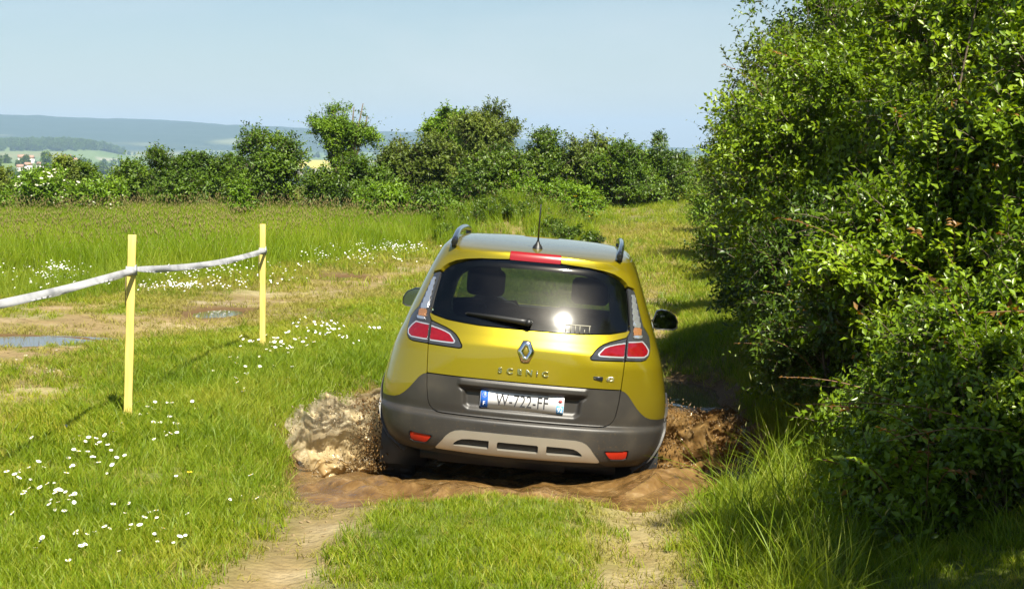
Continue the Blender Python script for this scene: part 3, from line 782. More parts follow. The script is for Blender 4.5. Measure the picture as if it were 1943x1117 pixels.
Rg = np.random.default_rng(21)
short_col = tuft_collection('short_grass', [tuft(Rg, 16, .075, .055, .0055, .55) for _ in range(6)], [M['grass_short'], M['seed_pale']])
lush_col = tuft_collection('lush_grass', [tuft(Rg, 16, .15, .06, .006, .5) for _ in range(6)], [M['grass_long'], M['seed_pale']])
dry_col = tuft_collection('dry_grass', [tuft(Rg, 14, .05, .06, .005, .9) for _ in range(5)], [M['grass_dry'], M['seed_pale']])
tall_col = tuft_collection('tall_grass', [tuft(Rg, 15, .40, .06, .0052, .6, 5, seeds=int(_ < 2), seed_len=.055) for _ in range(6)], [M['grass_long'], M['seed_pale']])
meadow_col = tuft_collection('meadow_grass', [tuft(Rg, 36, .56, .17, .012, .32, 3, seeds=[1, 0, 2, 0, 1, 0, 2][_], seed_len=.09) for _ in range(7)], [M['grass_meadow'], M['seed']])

def place(x, y, dz=-.008): return np.stack([x, y, height(x, y) + dz], -1)

# short turf
x, y = wedge(120000, 7.2, 31, .33, Rg)
dd = dirt_at(x, y); keep = (Rg.random(len(x)) > dd*1.35) & (PUD_D(x, y) > .02) & (meadow_mask(x, y) < .6) & (small_puddle_d(x, y) > .28)
keep &= (Rg.random(len(x)) < np.clip(16/y, .45, 1))
x, y = x[keep], y[keep]
lush = n2(x, y, .55, 101, 3)
scarce = np.exp(-(seg_dist(x, y, SIDE_TRACK)/2.6)**2)
low_ = 1 - .45*np.exp(-(np.maximum(PUD_D(x, y), 0)/.5)**2)
s = low_*(.75 + .45*lush + .35*Rg.random(len(x))) * (1 + .035*(y-8)) * (1 - .35*scarce)
scatter('turf_grass', 'short green turf over the verge and between the wheel ruts', place(x, y), Rg.uniform(0, 6.28, len(x)), s, short_col, 6, sz=s*(1 - .3*scarce))
# lusher bank between the posts and the puddle, and around its near edge
x, y = wedge(60000, 7.4, 24, .33, Rg)
pd = PUD_D(x, y)
wgt = np.exp(-((pd-.35)/.75)**2)*sm(pd, .0, .1) + .45*sm(n2(x, y, .5, 131, 3), .05, .5)*(1 - np.exp(-(seg_dist(x, y, SIDE_TRACK)/2.4)**2))
wgt *= 1 - np.clip(dirt_at(x, y)*1.7, 0, 1)
wgt *= (pd > .03)*(1 - .93*(np.abs(x + .1) < 1.05)*sm(y, 9.6, 10.2)*(y < 11.6))
keep = Rg.random(len(x)) < wgt*.8
x, y = x[keep], y[keep]
s = (.45 + .5*Rg.random(len(x)))*(1 + .02*(y-8))*(1 - .35*(np.abs(x+.2) < 1.2)*(y < 11))
scatter('lush_grass', 'longer bright grass on the bank round the puddle', place(x, y), Rg.uniform(0, 6.28, len(x)), s, lush_col, 6, .18)
# worn dry turf on the tracks
x, y = wedge(150000, 7.4, 46, .33, Rg)
dd = dirt_at(x, y); keep = ((dd > .12) | (Rg.random(len(x)) < .22)) & (Rg.random(len(x)) > (dd-.5)*1.5) & (PUD_D(x, y) > .03) & (small_puddle_d(x, y) > .16) & (Rg.random(len(x)) < np.clip(18/y, .4, 1))
keep &= n2(x, y, 1.1, 141, 3) > -.25
x, y = x[keep], y[keep]; s = (.6 + .6*Rg.random(len(x)))*(1 + .03*(y-8))
scatter('dry_turf', 'thin yellowed turf on the worn tracks', place(x, y), Rg.uniform(0, 6.28, len(x)), s, dry_col, 5, .2)
# meadow
x, y = wedge(60000, 26, 64, .36, Rg)
mm = meadow_mask(x, y); dm = ((x-.05)/1.5)**2 + ((y-41)/2.0)**2
keep = (Rg.random(len(x)) < mm) & (dm > 1.6) & ~((np.abs(x - .1) < 1.9) & (y > 33) & (y < 41))
keep &= (x < 2.6 + .03*y) | (y > 40)
x, y = x[keep], y[keep]
s = (.75 + .4*Rg.random(len(x)))*(.55 + .45*sm(mm[keep], .3, 1))*(1 - .45*sm(x, -4, 1))
scatter('meadow_grass', 'tall meadow grass with brownish seed heads', place(x, y, -.02), Rg.uniform(0, 6.28, len(x)), np.maximum(s, .45), meadow_col, 7, .1, sz=s)
# greener low grass along the far track and beside the mound
x, y = wedge(40000, 27, 66, .34, Rg)
mm = meadow_mask(x, y); keep = ((mm < .75) | ((np.abs(x - .1) < 2.0) & (y > 32) & (y < 41))) & (Rg.random(len(x)) > dirt_at(x, y)*1.1) & (x > -4)
x, y = x[keep], y[keep]; s = 1.5 + 1.0*Rg.random(len(x))
scatter('track_side_grass', 'grass along the track where it climbs away', place(x, y), Rg.uniform(0, 6.28, len(x)), s, short_col, 6, .15)
# purple dull grass on the mound
mp = []
for lx, ly, lz, rx, ry, rz in MOUND_LOBES[:26]:
    k = 16; mp.append(np.stack([lx + .05 + Rg.normal(0, .3, k), ly + 40.6 + Rg.normal(0, .3, k)], -1))
mp = np.concatenate(mp); s = .55 + .35*Rg.random(len(mp))
scatter('mound_grass', 'thin grass with dull seed heads on the weedy mound', place(mp[:, 0], mp[:, 1], 0), Rg.uniform(0, 6.28, len(mp)), s, meadow_col, 7, .2)
# long grass under the hedge
x = Rg.uniform(.55, 3.2, 9000); y = Rg.uniform(7.4, 24, 9000)
line = np.interp(y, [7, 8.5, 10, 12, 15, 17.5, 21, 25], [.78, .85, 1.08, 1.62, 2.0, 1.95, 2.3, 2.6])
q = x - line; keep = (q > -.12) & (Rg.random(len(x)) < np.exp(-np.maximum(q-.25, 0)/.35)*sm(q, -.15, .25)) & (PUD_D(x, y) > -.12)
keep &= Rg.random(len(x)) < np.where(y < 10.7, .32, np.where(x > 1.95, .10, .03))
x, y = x[keep], y[keep]; s = (.6 + .65*Rg.random(len(x)))*np.where(y > 13, .7, 1)
scatter('hedge_foot_grass', 'long shaded grass along the foot of the hedge', place(x, y), Rg.uniform(0, 6.28, len(x)), s, tall_col, 6, .16)
# tall grass on the meadow edge by the posts
x, y = wedge(9000, 24, 30, .33, Rg); keep = (x < -2.5) & (Rg.random(len(x)) < .6*sm(n2(x, y, .6, 151), -.1, .4)) & (seg_dist(x, y, SIDE_TRACK) > 2.0)
x, y = x[keep], y[keep]
scatter('edge_grass', 'knee high grass at the edge of the meadow', place(x, y), Rg.uniform(0, 6.28, len(x)), .6 + .5*Rg.random(len(x)), tall_col, 6, .16)

# ---------------------------------------------------------------- daisies
def daisy_mesh(R, r=.016, h=.07):
    mb = MB(); lx, ly = R.normal(0, .012), R.normal(0, .012)
    mb.tube([(0, 0, 0), (lx*.4, ly*.4, h*.6), (lx, ly, h)], [.0016, .0014, .0014], 4, 2, False)
    k = 14; nrm = Vector((R.normal(0, .2), -.25 + R.normal(0, .15), 1)).normalized(); a = nrm.cross(Vector((1, 0, 0))).normalized(); b_ = nrm.cross(a); P = Vector((lx, ly, h))
    v = [P] + [P + (a*cos(6.283*j/(2*k)) + b_*sin(6.283*j/(2*k)))*r*(1.0 if j % 2 else .84) + nrm*.003*(j % 2) for j in range(2*k)]
    mb.add(v, [(0, 1+j, 1+(j+1) % (2*k)) for j in range(2*k)], 0)
    q = 8; v = [P + nrm*.007] + [P + nrm*.002 + (a*cos(6.283*j/q) + b_*sin(6.283*j/q))*r*.32 for j in range(q)]
    mb.add(v, [(0, 1+j, 1+(j+1) % q) for j in range(q)], 1)
    me = mesh('daisy', mb.v, mb.f, midx=mb.m)
    for mm_ in (M['petal'], M['pollen'], M['grass_short']): me.materials.append(mm_)
    return me
Rd = np.random.default_rng(33)
daisy_meshes = [daisy_mesh(Rd, .017, .085) for _ in range(6)]
# patches of daisies: photograph column, row, spread across and down (px), how many, label
patches = [(285, 800, 60, 22, 26, 'white daisy in the grass at the foot of the nearer yellow post'),
           (165, 875, 48, 26, 26, 'white daisy in the dense patch left below the nearer post'),
           (60, 925, 55, 22, 16, 'white daisy in the loose patch near the left edge'),
           (110, 968, 42, 14, 16, 'white daisy in the bright bunch near the left edge'),
           (150, 1045, 75, 26, 16, 'white daisy in the row low at the lower left'),
           (290, 1010, 60, 35, 16, 'white daisy scattered above the bare rut at the lower left'),
           (520, 664, 48, 10, 34, 'white daisy in the patch round the farther yellow post'),
           (470, 712, 70, 26, 16, 'white daisy in the grass between the two posts'),
           (330, 845, 50, 25, 8, 'white daisy scattered in the grass right of the nearer post'),
           (470, 960, 90, 35, 5, 'lone white daisy in the verge left of the puddle')]
def px_ground(px, py):
    """where the sight line of a photograph pixel meets the ground"""
    px, py = np.atleast_1d(np.asarray(px, float)), np.atleast_1d(np.asarray(py, float))
    dd = 1.86*FPX/(py - HYP)
    for _ in range(4):
        dd = (EYE - height(at(px, dd), dd))*FPX/(py - HYP)
    r = np.stack([at(px, dd), dd, height(at(px, dd), dd)], -1)
    return r if len(r) > 1 else tuple(float(q) for q in r[0])
for (cx, cy, sx, sy, n, lab) in patches:
    for X, Y, Z in px_ground(cx + Rd.normal(0, sx*.75, n), np.minimum(1112, cy + Rd.normal(0, sy*.85, n))).tolist():
        o = bpy.data.objects.new('daisy', daisy_meshes[Rd.integers(6)]); C.objects.link(o)
        s = Rd.uniform(.5, .95)*(1.0 + .03*(Y-9)); o.location = (X, Y, Z - .005); o.scale = (s, s, s*Rd.uniform(.8, 1.15)); o.rotation_euler = (Rd.normal(0, .22), Rd.normal(0, .22), Rd.uniform(-.9, .9))
        tag(o, lab, 'daisy', 'white daisies in the verge')
# one yellow flower
X, Y, Z = px_ground(353, 932)
mb = MB(); mb.tube([(0, 0, 0), (.004, 0, .09)], .0018, 4, 1)
for j in range(5):
    a = 6.283*j/5; c = Vector((.004 + cos(a)*.011, sin(a)*.011, .095)); mb.add([(.004, 0, .088), c + Vector((-sin(a)*.008, cos(a)*.008, 0)), c + Vector((cos(a)*.01, sin(a)*.01, .004)), c + Vector((sin(a)*.008, -cos(a)*.008, 0))], [(0, 1, 2, 3)], 0)
o = mb.build('buttercup', [M['yellow_petal'], M['grass_short']]); o.location = (X, Y, Z); tag(o, 'single yellow buttercup in the verge grass', 'flower')
# far white flowers too many and small to count
def flower_col():
    v, f, mi, T = [], [], [], []
    R = np.random.default_rng(3); out = []
    for q in range(3):
        mb = MB()
        for i in range(4):
            x_, y_, h_ = R.normal(0, .09), R.normal(0, .09), R.uniform(.08, .2); r_ = R.uniform(.010, .017)
            mb.add([(x_ + r_*cos(k*1.2566), y_ + r_*sin(k*1.2566), h_ + (.012 if k % 2 else 0)) for k in range(5)], [(0, 1, 2, 3, 4)], 0)
            mb.add([(x_-.002, y_, 0), (x_+.002, y_, 0), (x_, y_, h_)], [(0, 1, 2)], 1)
        out.append((np.array(mb.v), mb.f, np.full(len(mb.v), .5), mb.m))
    return tuft_collection('far_flowers', out, [M['petal'], M['grass_long']])
fcol = flower_col()
def band(n, cx, cy, sx, sy):
    return px_ground(cx + Rd.normal(0, sx*.6, n), np.maximum(445, cy + Rd.normal(0, sy*.6, n)))
P = np.concatenate([band(70, 690, 484, 110, 7), band(30, 330, 563, 60, 7), band(36, 400, 535, 130, 16), band(45, 110, 530, 90, 28), band(14, 620, 650, 90, 18), band(20, 640, 505, 120, 10)])
s = .8 + .5*Rd.random(len(P))
scatter('white_meadow_flowers', 'small white flowers speckling the grass beyond the side track', P, Rd.uniform(0, 6.28, len(P)), s, fcol, 3, .1, Rd)

# pale stones on the side track
sc = []
for q in range(4):
    R = np.random.default_rng(q); d_ = ball(R, 14)
    import bmesh
    bm = bmesh.new()
    for p in d_: bm.verts.new(p*np.array([1, .8, .5])*.02)
    bmesh.ops.convex_hull(bm, input=bm.verts); me_ = bpy.data.meshes.new('pebble'); bm.to_mesh(me_); bm.free(); sc.append(me_)
M['stone'] = simple('stone', (.34, .29, .20), .85, noise=.3, nscale=40)
pcol = bpy.data.collections.new('pebbles')
for me_ in sc:
    me_.materials.append(M['stone']); pcol.objects.link(bpy.data.objects.new('pebble', me_))
P = np.concatenate([band(150, 640, 602, 45, 7), band(80, 590, 628, 70, 12), band(120, 1270, 560, 40, 30), band(60, 60, 700, 80, 20)])
s = .5 + .9*Rd.random(len(P))
scatter('gravel', 'pale gravel stones lying on the worn tracks', P, Rd.uniform(0, 6.28, len(P)), s, pcol, 4, .3, Rd)

M['clod'] = simple('clod', (.20, .145, .07), .95, noise=.35, nscale=30)
ccol = bpy.data.collections.new('clods')
for me_ in sc:
    m2 = me_.copy(); m2.materials.clear(); m2.materials.append(M['clod']); ccol.objects.link(bpy.data.objects.new('clod', m2))
x, y = wedge(26000, 7.6, 24, .30, Rd); dd = dirt_at(x, y); keep = (dd > .5) & (Rd.random(len(x)) < .5) & (PUD_D(x, y) > .05) & (small_puddle_d(x, y) > .1); x, y = x[keep], y[keep]
s = .18 + .75*Rd.random(len(x))**3
scatter('soil_crumbs', 'crumbs of soil and grit on the bare tracks', place(x, y, .002), Rd.uniform(0, 6.28, len(x)), s, ccol, 4, .4, Rd)

# ---------------------------------------------------------------- yellow posts and barrier tape
m, N, L, b = mat('yellow_paint')
tc = N.new('ShaderNodeTexCoord'); mp_ = N.new('ShaderNodeMapping'); mp_.inputs['Scale'].default_value = (40, 40, 4)
L.new(tc.outputs['Object'], mp_.inputs['Vector'])
t1 = N.new('ShaderNodeTexNoise'); t1.inputs['Scale'].default_value = 1.0; t1.inputs['Detail'].default_value = 6; L.new(mp_.outputs[0], t1.inputs['Vector'])
r_ = ramp(N, L, t1.outputs['Fac'], [(.22, (.32, .23, .05)), (.42, (.54, .42, .10)), (.75, (.64, .52, .15))]); L.new(r_.outputs['Color'], b.inputs['Base Color'])
b.inputs['Roughness'].default_value = .55
bp = N.new('ShaderNodeBump'); bp.inputs['Strength'].default_value = .4; bp.inputs['Distance'].default_value = .004; L.new(t1.outputs['Fac'], bp.inputs['Height']); L.new(bp.outputs['Normal'], b.inputs['Normal'])
M['yellow_paint'] = m
M['rope'] = simple('rope', (.16, .11, .06), .9)
m, N, L, b = mat('tape')
b.inputs['Base Color'].default_value = (.74, .75, .76, 1); b.inputs['Roughness'].default_value = .42
tc = N.new('ShaderNodeTexCoord'); t1 = N.new('ShaderNodeTexNoise'); t1.inputs['Scale'].default_value = 4; t1.inputs['Detail'].default_value = 6; L.new(tc.outputs['Object'], t1.inputs['Vector'])
r_ = ramp(N, L, t1.outputs['Fac'], [(.36, (.40, .40, .42)), (.48, (.62, .62, .64)), (.65, (.72, .72, .74))]); L.new(r_.outputs['Color'], b.inputs['Base Color'])
bp = N.new('ShaderNodeBump'); bp.inputs['Strength'].default_value = .05; bp.inputs['Distance'].default_value = .002; L.new(t1.outputs['Fac'], bp.inputs['Height']); L.new(bp.outputs['Normal'], b.inputs['Normal'])
tr = N.new('ShaderNodeBsdfTranslucent'); tr.inputs['Color'].default_value = (.7, .7, .72, 1)
mx = N.new('ShaderNodeMixShader'); mx.inputs['Fac'].default_value = .5; L.new(b.outputs[0], mx.inputs[1]); L.new(tr.outputs[0], mx.inputs[2]); L.new(mx.outputs[0], N['Material Output'].inputs['Surface'])
M['tape'] = m
def post(bpx, bpy_, tpx, tpy, label, rz, loc=None, h=1.3, lean=(0, 0)):
    if loc is None:
        X, Y, Z = px_ground(bpx, bpy_)
        h = (bpy_ - tpy)/FPX*Y; dx = at(tpx, Y) - X
    else: (X, Y, Z), dx = loc, lean[0]
    mb = MB(); w = .0275; n = 10
    for i in range(n):
        t = i/(n-1); z_ = -.12 + (h+.12)*t; j = .0012*sin(i*2.1)
        v = [(sx*(w+j) , sy*(w-j), z_) for sx, sy in ((-1, -1), (1, -1), (1, 1), (-1, 1))]
        mb.v += v
    for i in range(n-1):
        for k in range(4): mb.f.append((i*4+k, i*4+(k+1) % 4, i*4+4+(k+1) % 4, i*4+4+k)); mb.m.append(0)
    mb.f.append((n*4-4, n*4-3, n*4-2, n*4-1)); mb.m.append(0)
    o = mb.build('fence_post', M['yellow_paint']); bevel(o, .003, 2)
    o.location = (X, Y, Z); o.rotation_euler = (0, math.atan2(dx, h), rz)
    tag(o, label, 'post', 'yellow posts of the tape fence')
    return (X, Y, Z, h, dx)
p1 = post(237, 803, 250.5, 445, 'nearer leaning yellow wooden post holding the white tape', .15)
p2 = post(496, 660, 498.5, 425, 'farther upright yellow wooden post at the end of the white tape', .1)
z0 = ground_z(-2.92, 7.9)
p0 = post(0, 0, 0, 0, 'yellow wooden post beside the camera, outside the left edge', .2, loc=(-2.92, 7.9, z0), h=1.3)
# a nail on the far post
def along(p, z_): return Vector((p[0] + p[4]*(z_-p[2])/p[3], p[1], z_))
zt1, zt2 = zat(511, p1[1]), zat(474, p2[1])
A0, A1, A2 = Vector((-2.92, 7.9, zat(578, 10.55)+.07)), along(p1, zt1), along(p2, zt2)
Rt = np.random.default_rng(4)
def ribbon(pts, width, twist, thick=.0012, crease=.0, wmul=None):
    """flat strip with a lengthwise fold, closed all round"""
    v, f = [], []
    for i, (p, tw) in enumerate(zip(pts, twist)):
        t = (pts[min(i+1, len(pts)-1)] - pts[max(i-1, 0)]).normalized(); s_ = t.cross(Vector((0, 0, 1))).normalized()
        u = (Vector((0, 0, 1))*cos(tw) + s_*sin(tw)); n_ = t.cross(u).normalized()
        for a_, b_ in ((-.5, -1), (-.18, -1), (.5, -1), (.5, 1), (-.18, 1), (-.5, 1)): v.append(p + u*width*(wmul[i] if wmul else 1)*a_ + n_*thick*.5*b_ + n_*(crease*math.sin(i*.55 + 1) if a_ == -.5 else 0))
    for i in range(len(pts)-1):
        for k in range(6): f.append((i*6+k, i*6+(k+1) % 6, i*6+6+(k+1) % 6, i*6+6+k))
    f += [tuple(range(6))[::-1], tuple(len(v)-6+k for k in range(6))]
    return v, f
tape_root = tag(empty('barrier_tape', A1), 'white plastic barrier tape strung between the yellow posts', 'barrier tape')
def span(a, b_, sag, tw0, tw1, n=46, front=0):
    pts, tw = [], []
    for i in range(n):
        t = i/(n-1); p = a.lerp(b_, t); p.z -= sag*4*t*(1-t); p.x += front; pts.append(p - A1); tw.append(tw0 + (tw1-tw0)*t + .22*sin(t*5 + 1))
    return ribbon(pts, .050, tw, .0012, .016, [(1 - .35*math.exp(-min(i, n-1-i)/1.6)) for i in range(n)])
for (a, b_, sag, t0, t1_) in ((A0, A1, .035, .0, -.35), (A1, A2, .045, -.35, -.25)):
    v, f = span(a, b_, sag, t0, t1_, front=.031); put('strip', mesh('strip', v, f), M['tape'], tape_root, False)
for (p, A_) in ((p1, A1), (p2, A2)):
    c = A_ - A1; w = .031; pts = [c + Vector(q) for q in ((w, -w, 0), (w, w, .004), (-w, w, .0), (-w, -w, -.006), (w, -w, -.01), (w+.004, w*.6, -.012))]
    v, f = ribbon(pts, .055, [0]*6, .003); put('wrap', mesh('wrap', v, f), M['tape'], tape_root, False)
    mb = MB(); mb.tube([c + Vector((-.03, -.031, -.02)), c + Vector((-.034, -.034, -.12)), c + Vector((-.036, -.034, -.24))], .003, 5); mb.build('string', M['rope'], tape_root)

# ---------------------------------------------------------------- far valley: trees, wood, village
fc = bpy.data.collections.new('distant_crowns')
for q in range(5):
    R = np.random.default_rng(800+q)
    v, f, tint, mi = crown(R, lobes_for(R, 1.0, 2.2, 6), 420, 3, .25, .26, .3, 60, .3, .4, .6)
    me_ = mesh('distant_crown', v, f, {'tint': tint}); me_.materials.append(M['leaf_dark' if q % 2 else 'leaf_mid']); fc.objects.link(bpy.data.objects.new('distant_crown', me_))
Rf = np.random.default_rng(55)
def far_pts(n, px0, px1, r0, r1, cond=None):
    px = Rf.uniform(px0, px1, n); r = np.sqrt(Rf.uniform(r0*r0, r1*r1, n)); u = (px-CXP)/FPX; y = r/np.sqrt(1+u*u); return u*y, y, r, px
x, y, r, px = far_pts(2600, -700, 236, 3480, 4050)
k = (px < 160 + (r-3480)*.16) ; x, y = x[k], y[k]
s = Rf.uniform(5, 8.5, len(x))
scatter('distant_wood', 'dark wood on the rise in the valley at the left', place(x, y, -1), Rf.uniform(0, 6.28, len(x)), s, fc, 5, .05, Rf)
parts_ = [far_pts(900, -500, 300, 950, 1900), far_pts(60, 60, 240, 2500, 2900), far_pts(180, 300, 1500, 1500, 4300), far_pts(120, -600, 560, 4300, 4600)]
x = np.concatenate([p[0] for p in parts_]); y = np.concatenate([p[1] for p in parts_])
k = n2(x, y, .006, 5) > -.2; x, y = x[k], y[k]; s = Rf.uniform(3.0, 5.5, len(x))
scatter('valley_trees', 'hedges and tree rows scattered over the hazy valley', place(x, y, -.5), Rf.uniform(0, 6.28, len(x)), s, fc, 5, .05, Rf)
M['render_wall'] = simple('render_wall', (.74, .70, .64), .9, noise=.08)
M['roof_tile'] = simple('roof_tile', (.34, .20, .14), .9, noise=.2)
M['dark_pane'] = simple('dark_pane', (.03, .035, .04), .2)
def house(px, py, d, w, dpt, h, rz, label):
    x_ = at(px, d); z_ = zat(py, d) - h
    root = tag(empty('house', (x_, d, z_), (0, 0, rz)), label, 'house', 'houses of the far village')
    MB().box((-w/2, -dpt/2, -4), (w/2, dpt/2, h)).build('wall', M['render_wall'], root)
    mb = MB(); o_ = .4
    mb.add([(-w/2-o_, -dpt/2-o_, h), (w/2+o_, -dpt/2-o_, h), (w/2+o_, dpt/2+o_, h), (-w/2-o_, dpt/2+o_, h), (-w/2-o_, 0, h+dpt*.45), (w/2+o_, 0, h+dpt*.45)],
           [(0, 1, 5, 4), (2, 3, 4, 5), (0, 4, 3), (1, 2, 5), (0, 3, 2, 1)]).build('roof', M['roof_tile'], root)
    for q in (-.28, .28):
        MB().box((w*q-.5, -dpt/2-.03, h*.35), (w*q+.5, -dpt/2+.02, h*.35+1.3)).build('window', M['dark_pane'], root)
for (px, py, d, w, dp, h, rz, lab) in ((44, 299, 1500, 6, 5, 4.5, .3, 'white house highest on the left of the far village'), (60, 300, 1520, 4.5, 5, 4, -.4, 'small pale house next to the highest white house'), (40, 317, 1250, 3.6, 4, 3.0, .1, 'tiny pale house low on the left of the village'),
      (55, 313, 1280, 4, 4, 4.2, .8, 'narrow pale house in the middle of the village'), (80, 312, 1300, 5, 4, 3, -.2, 'ochre roofed house at the right of the village middle'), (130, 299, 1450, 5, 5, 3.5, .2, 'pale house left of the white gable beyond the olive bush'), (142, 305, 1400, 4.5, 5, 5, -.5, 'bright white gable beyond the dark olive bush')):
    house(px, py, d, w, dp, h, rz, lab)

# ---------------------------------------------------------------- the hazy air
hz = MB().box((-11500, -11500, -60), (11500, 11500, 190)).build('haze', None)
tag(hz, 'thin bluish summer haze over the valley', kind='stuff')
m = bpy.data.materials.new('haze'); m.use_nodes = True; N, L = m.node_tree.nodes, m.node_tree.links
N.remove(N['Principled BSDF']); pv = N.new('ShaderNodeVolumePrincipled')
pv.inputs['Color'].default_value = (.48, .70, 1.0, 1); pv.inputs['Density'].default_value = .00013; pv.inputs['Anisotropy'].default_value = 0.0
L.new(pv.outputs[0], N['Material Output'].inputs['Volume']); hz.data.materials.append(m)

# ---------------------------------------------------------------- the car
def paint_mat():
    m, N, L, b = mat('car_paint')
    b.inputs['Base Color'].default_value = (.37, .29, .007, 1); b.inputs['Metallic'].default_value = .7; b.inputs['Roughness'].default_value = .34
    b.inputs['Coat Weight'].default_value = 1; b.inputs['Coat Roughness'].default_value = .035; b.inputs['Specular IOR Level'].default_value = .5
    tc = N.new('ShaderNodeTexCoord'); v = N.new('ShaderNodeTexVoronoi'); v.inputs['Scale'].default_value = 900; L.new(tc.outputs['Object'], v.inputs['Vector'])
    hs = N.new('ShaderNodeHueSaturation'); hs.inputs['Color'].default_value = (.37, .29, .007, 1)
    mr_ = N.new('ShaderNodeMapRange'); mr_.inputs['To Min'].default_value = .85; mr_.inputs['To Max'].default_value = 1.2; L.new(v.outputs['Distance'], mr_.inputs['Value']); L.new(mr_.outputs[0], hs.inputs['Value'])
    # dried dust low on the body
    sx = N.new('ShaderNodeSeparateXYZ'); L.new(tc.outputs['Object'], sx.inputs[0])
    t = N.new('ShaderNodeTexNoise'); t.inputs['Scale'].default_value = 7; t.inputs['Detail'].default_value = 6; L.new(tc.outputs['Object'], t.inputs['Vector'])
    a = N.new('ShaderNodeMapRange'); a.inputs['From Min'].default_value = 1.0; a.inputs['From Max'].default_value = .3; L.new(sx.outputs['Z'], a.inputs['Value'])
    mu = N.new('ShaderNodeMath'); mu.operation = 'MULTIPLY'; L.new(a.outputs[0], mu.inputs[0]); L.new(t.outputs['Fac'], mu.inputs[1])
    mu2 = N.new('ShaderNodeMath'); mu2.operation = 'MULTIPLY'; mu2.inputs[1].default_value = .45; L.new(mu.outputs[0], mu2.inputs[0])
    mx = N.new('ShaderNodeMix'); mx.data_type = 'RGBA'; mx.inputs['B'].default_value = (.36, .28, .15, 1); L.new(hs.outputs[0], mx.inputs['A']); L.new(mu2.outputs[0], mx.inputs['Factor']); L.new(mx.outputs['Result'], b.inputs['Base Color'])
    return m
M['paint'] = paint_mat()
def clad_mat():
    m, N, L, b = mat('cladding')
    tc = N.new('ShaderNodeTexCoord'); t = N.new('ShaderNodeTexNoise'); t.inputs['Scale'].default_value = 5; t.inputs['Detail'].default_value = 7; L.new(tc.outputs['Object'], t.inputs['Vector'])
    r = ramp(N, L, t.outputs['Fac'], [(.3, (.024, .022, .020)), (.55, (.034, .031, .027)), (.8, (.06, .052, .04))]); L.new(r.outputs['Color'], b.inputs['Base Color'])
    b.inputs['Roughness'].default_value = .42; b.inputs['Specular IOR Level'].default_value = .5
    v = N.new('ShaderNodeTexNoise'); v.inputs['Scale'].default_value = 85; v.inputs['Detail'].default_value = 3; L.new(tc.outputs['Object'], v.inputs['Vector'])
    sx = N.new('ShaderNodeSeparateXYZ'); L.new(tc.outputs['Object'], sx.inputs[0])
    zr_ = N.new('ShaderNodeMapRange'); zr_.inputs['From Min'].default_value = .72; zr_.inputs['From Max'].default_value = .30; zr_.inputs['To Min'].default_value = -.02; zr_.inputs['To Max'].default_value = .14; L.new(sx.outputs['Z'], zr_.inputs['Value'])
    ad = N.new('ShaderNodeMath'); L.new(v.outputs['Fac'], ad.inputs[0]); L.new(zr_.outputs[0], ad.inputs[1])
    sp_ = ramp(N, L, ad.outputs[0], [(.66, (0, 0, 0)), (.80, (.8, .8, .8))])
    md = N.new('ShaderNodeMix'); md.data_type = 'RGBA'; md.inputs['B'].default_value = (.09, .06, .03, 1); L.new(sp_.outputs['Color'], md.inputs['Factor']); L.new(r.outputs['Color'], md.inputs['A']); L.new(md.outputs['Result'], b.inputs['Base Color'])
    t2 = N.new('ShaderNodeTexNoise'); t2.inputs['Scale'].default_value = 420; L.new(tc.outputs['Object'], t2.inputs['Vector'])
    bp = N.new('ShaderNodeBump'); bp.inputs['Strength'].default_value = .25; bp.inputs['Distance'].default_value = .002; L.new(t2.outputs['Fac'], bp.inputs['Height']); L.new(bp.outputs['Normal'], b.inputs['Normal'])
    return m
M['clad'] = clad_mat()
M['skid'] = simple('skid', (.52, .48, .40), .36, metal=.75, noise=.08, nscale=8)
M['black'] = simple('black', (.012, .012, .012), .45)
M['gloss_black'] = simple('gloss_black', (.012, .013, .015), .08, spec=.6)
M['chrome'] = simple('chrome', (.82, .82, .80), .12, metal=1)
M['lamp_house'] = simple('lamp_house', (.045, .047, .05), .15, metal=.3, coat=1)
M['bezel'] = simple('bezel', (.55, .57, .60), .2, metal=.6, coat=.5)
M['red_lens'] = simple('red_lens', (.16, .003, .006), .12, coat=1, noise=.35, nscale=40)
M['stop_lens'] = simple('stop_lens', (.23, .006, .008), .25, coat=.5)
M['reflector'] = simple('reflector', (.42, .022, .008), .25, noise=.2, nscale=120)
M['amber'] = simple('amber', (.55, .25, .10), .12, metal=.6, coat=1)
M['clear_lamp'] = simple('clear_lamp', (.66, .68, .72), .10, metal=.8, coat=1)
M['rubber'] = simple('rubber', (.018, .017, .016), .8, noise=.3, nscale=12)
M['rim'] = simple('rim', (.35, .34, .33), .4, metal=.8)
M['trim'] = simple('trim', (.035, .035, .038), .8)
M['seat'] = simple('seat', (.03, .03, .034), .9, bump=.3, bscale=200)
M['plate_white'] = simple('plate_white', (.78, .79, .82), .4)
M['plate_blue'] = simple('plate_blue', (.025, .12, .52), .4)
M['plate_pale_blue'] = simple('plate_pale_blue', (.10, .33, .66), .4)
M['print_red'] = simple('print_red', (.60, .08, .09), .5)
M['print_black'] = simple('print_black', (.03, .03, .035), .5)
M['reflection_pale'] = simple('reflection_pale', (.26, .25, .20), .6)
M['mirror'] = simple('mirror', (.22, .26, .32), .03, metal=1)
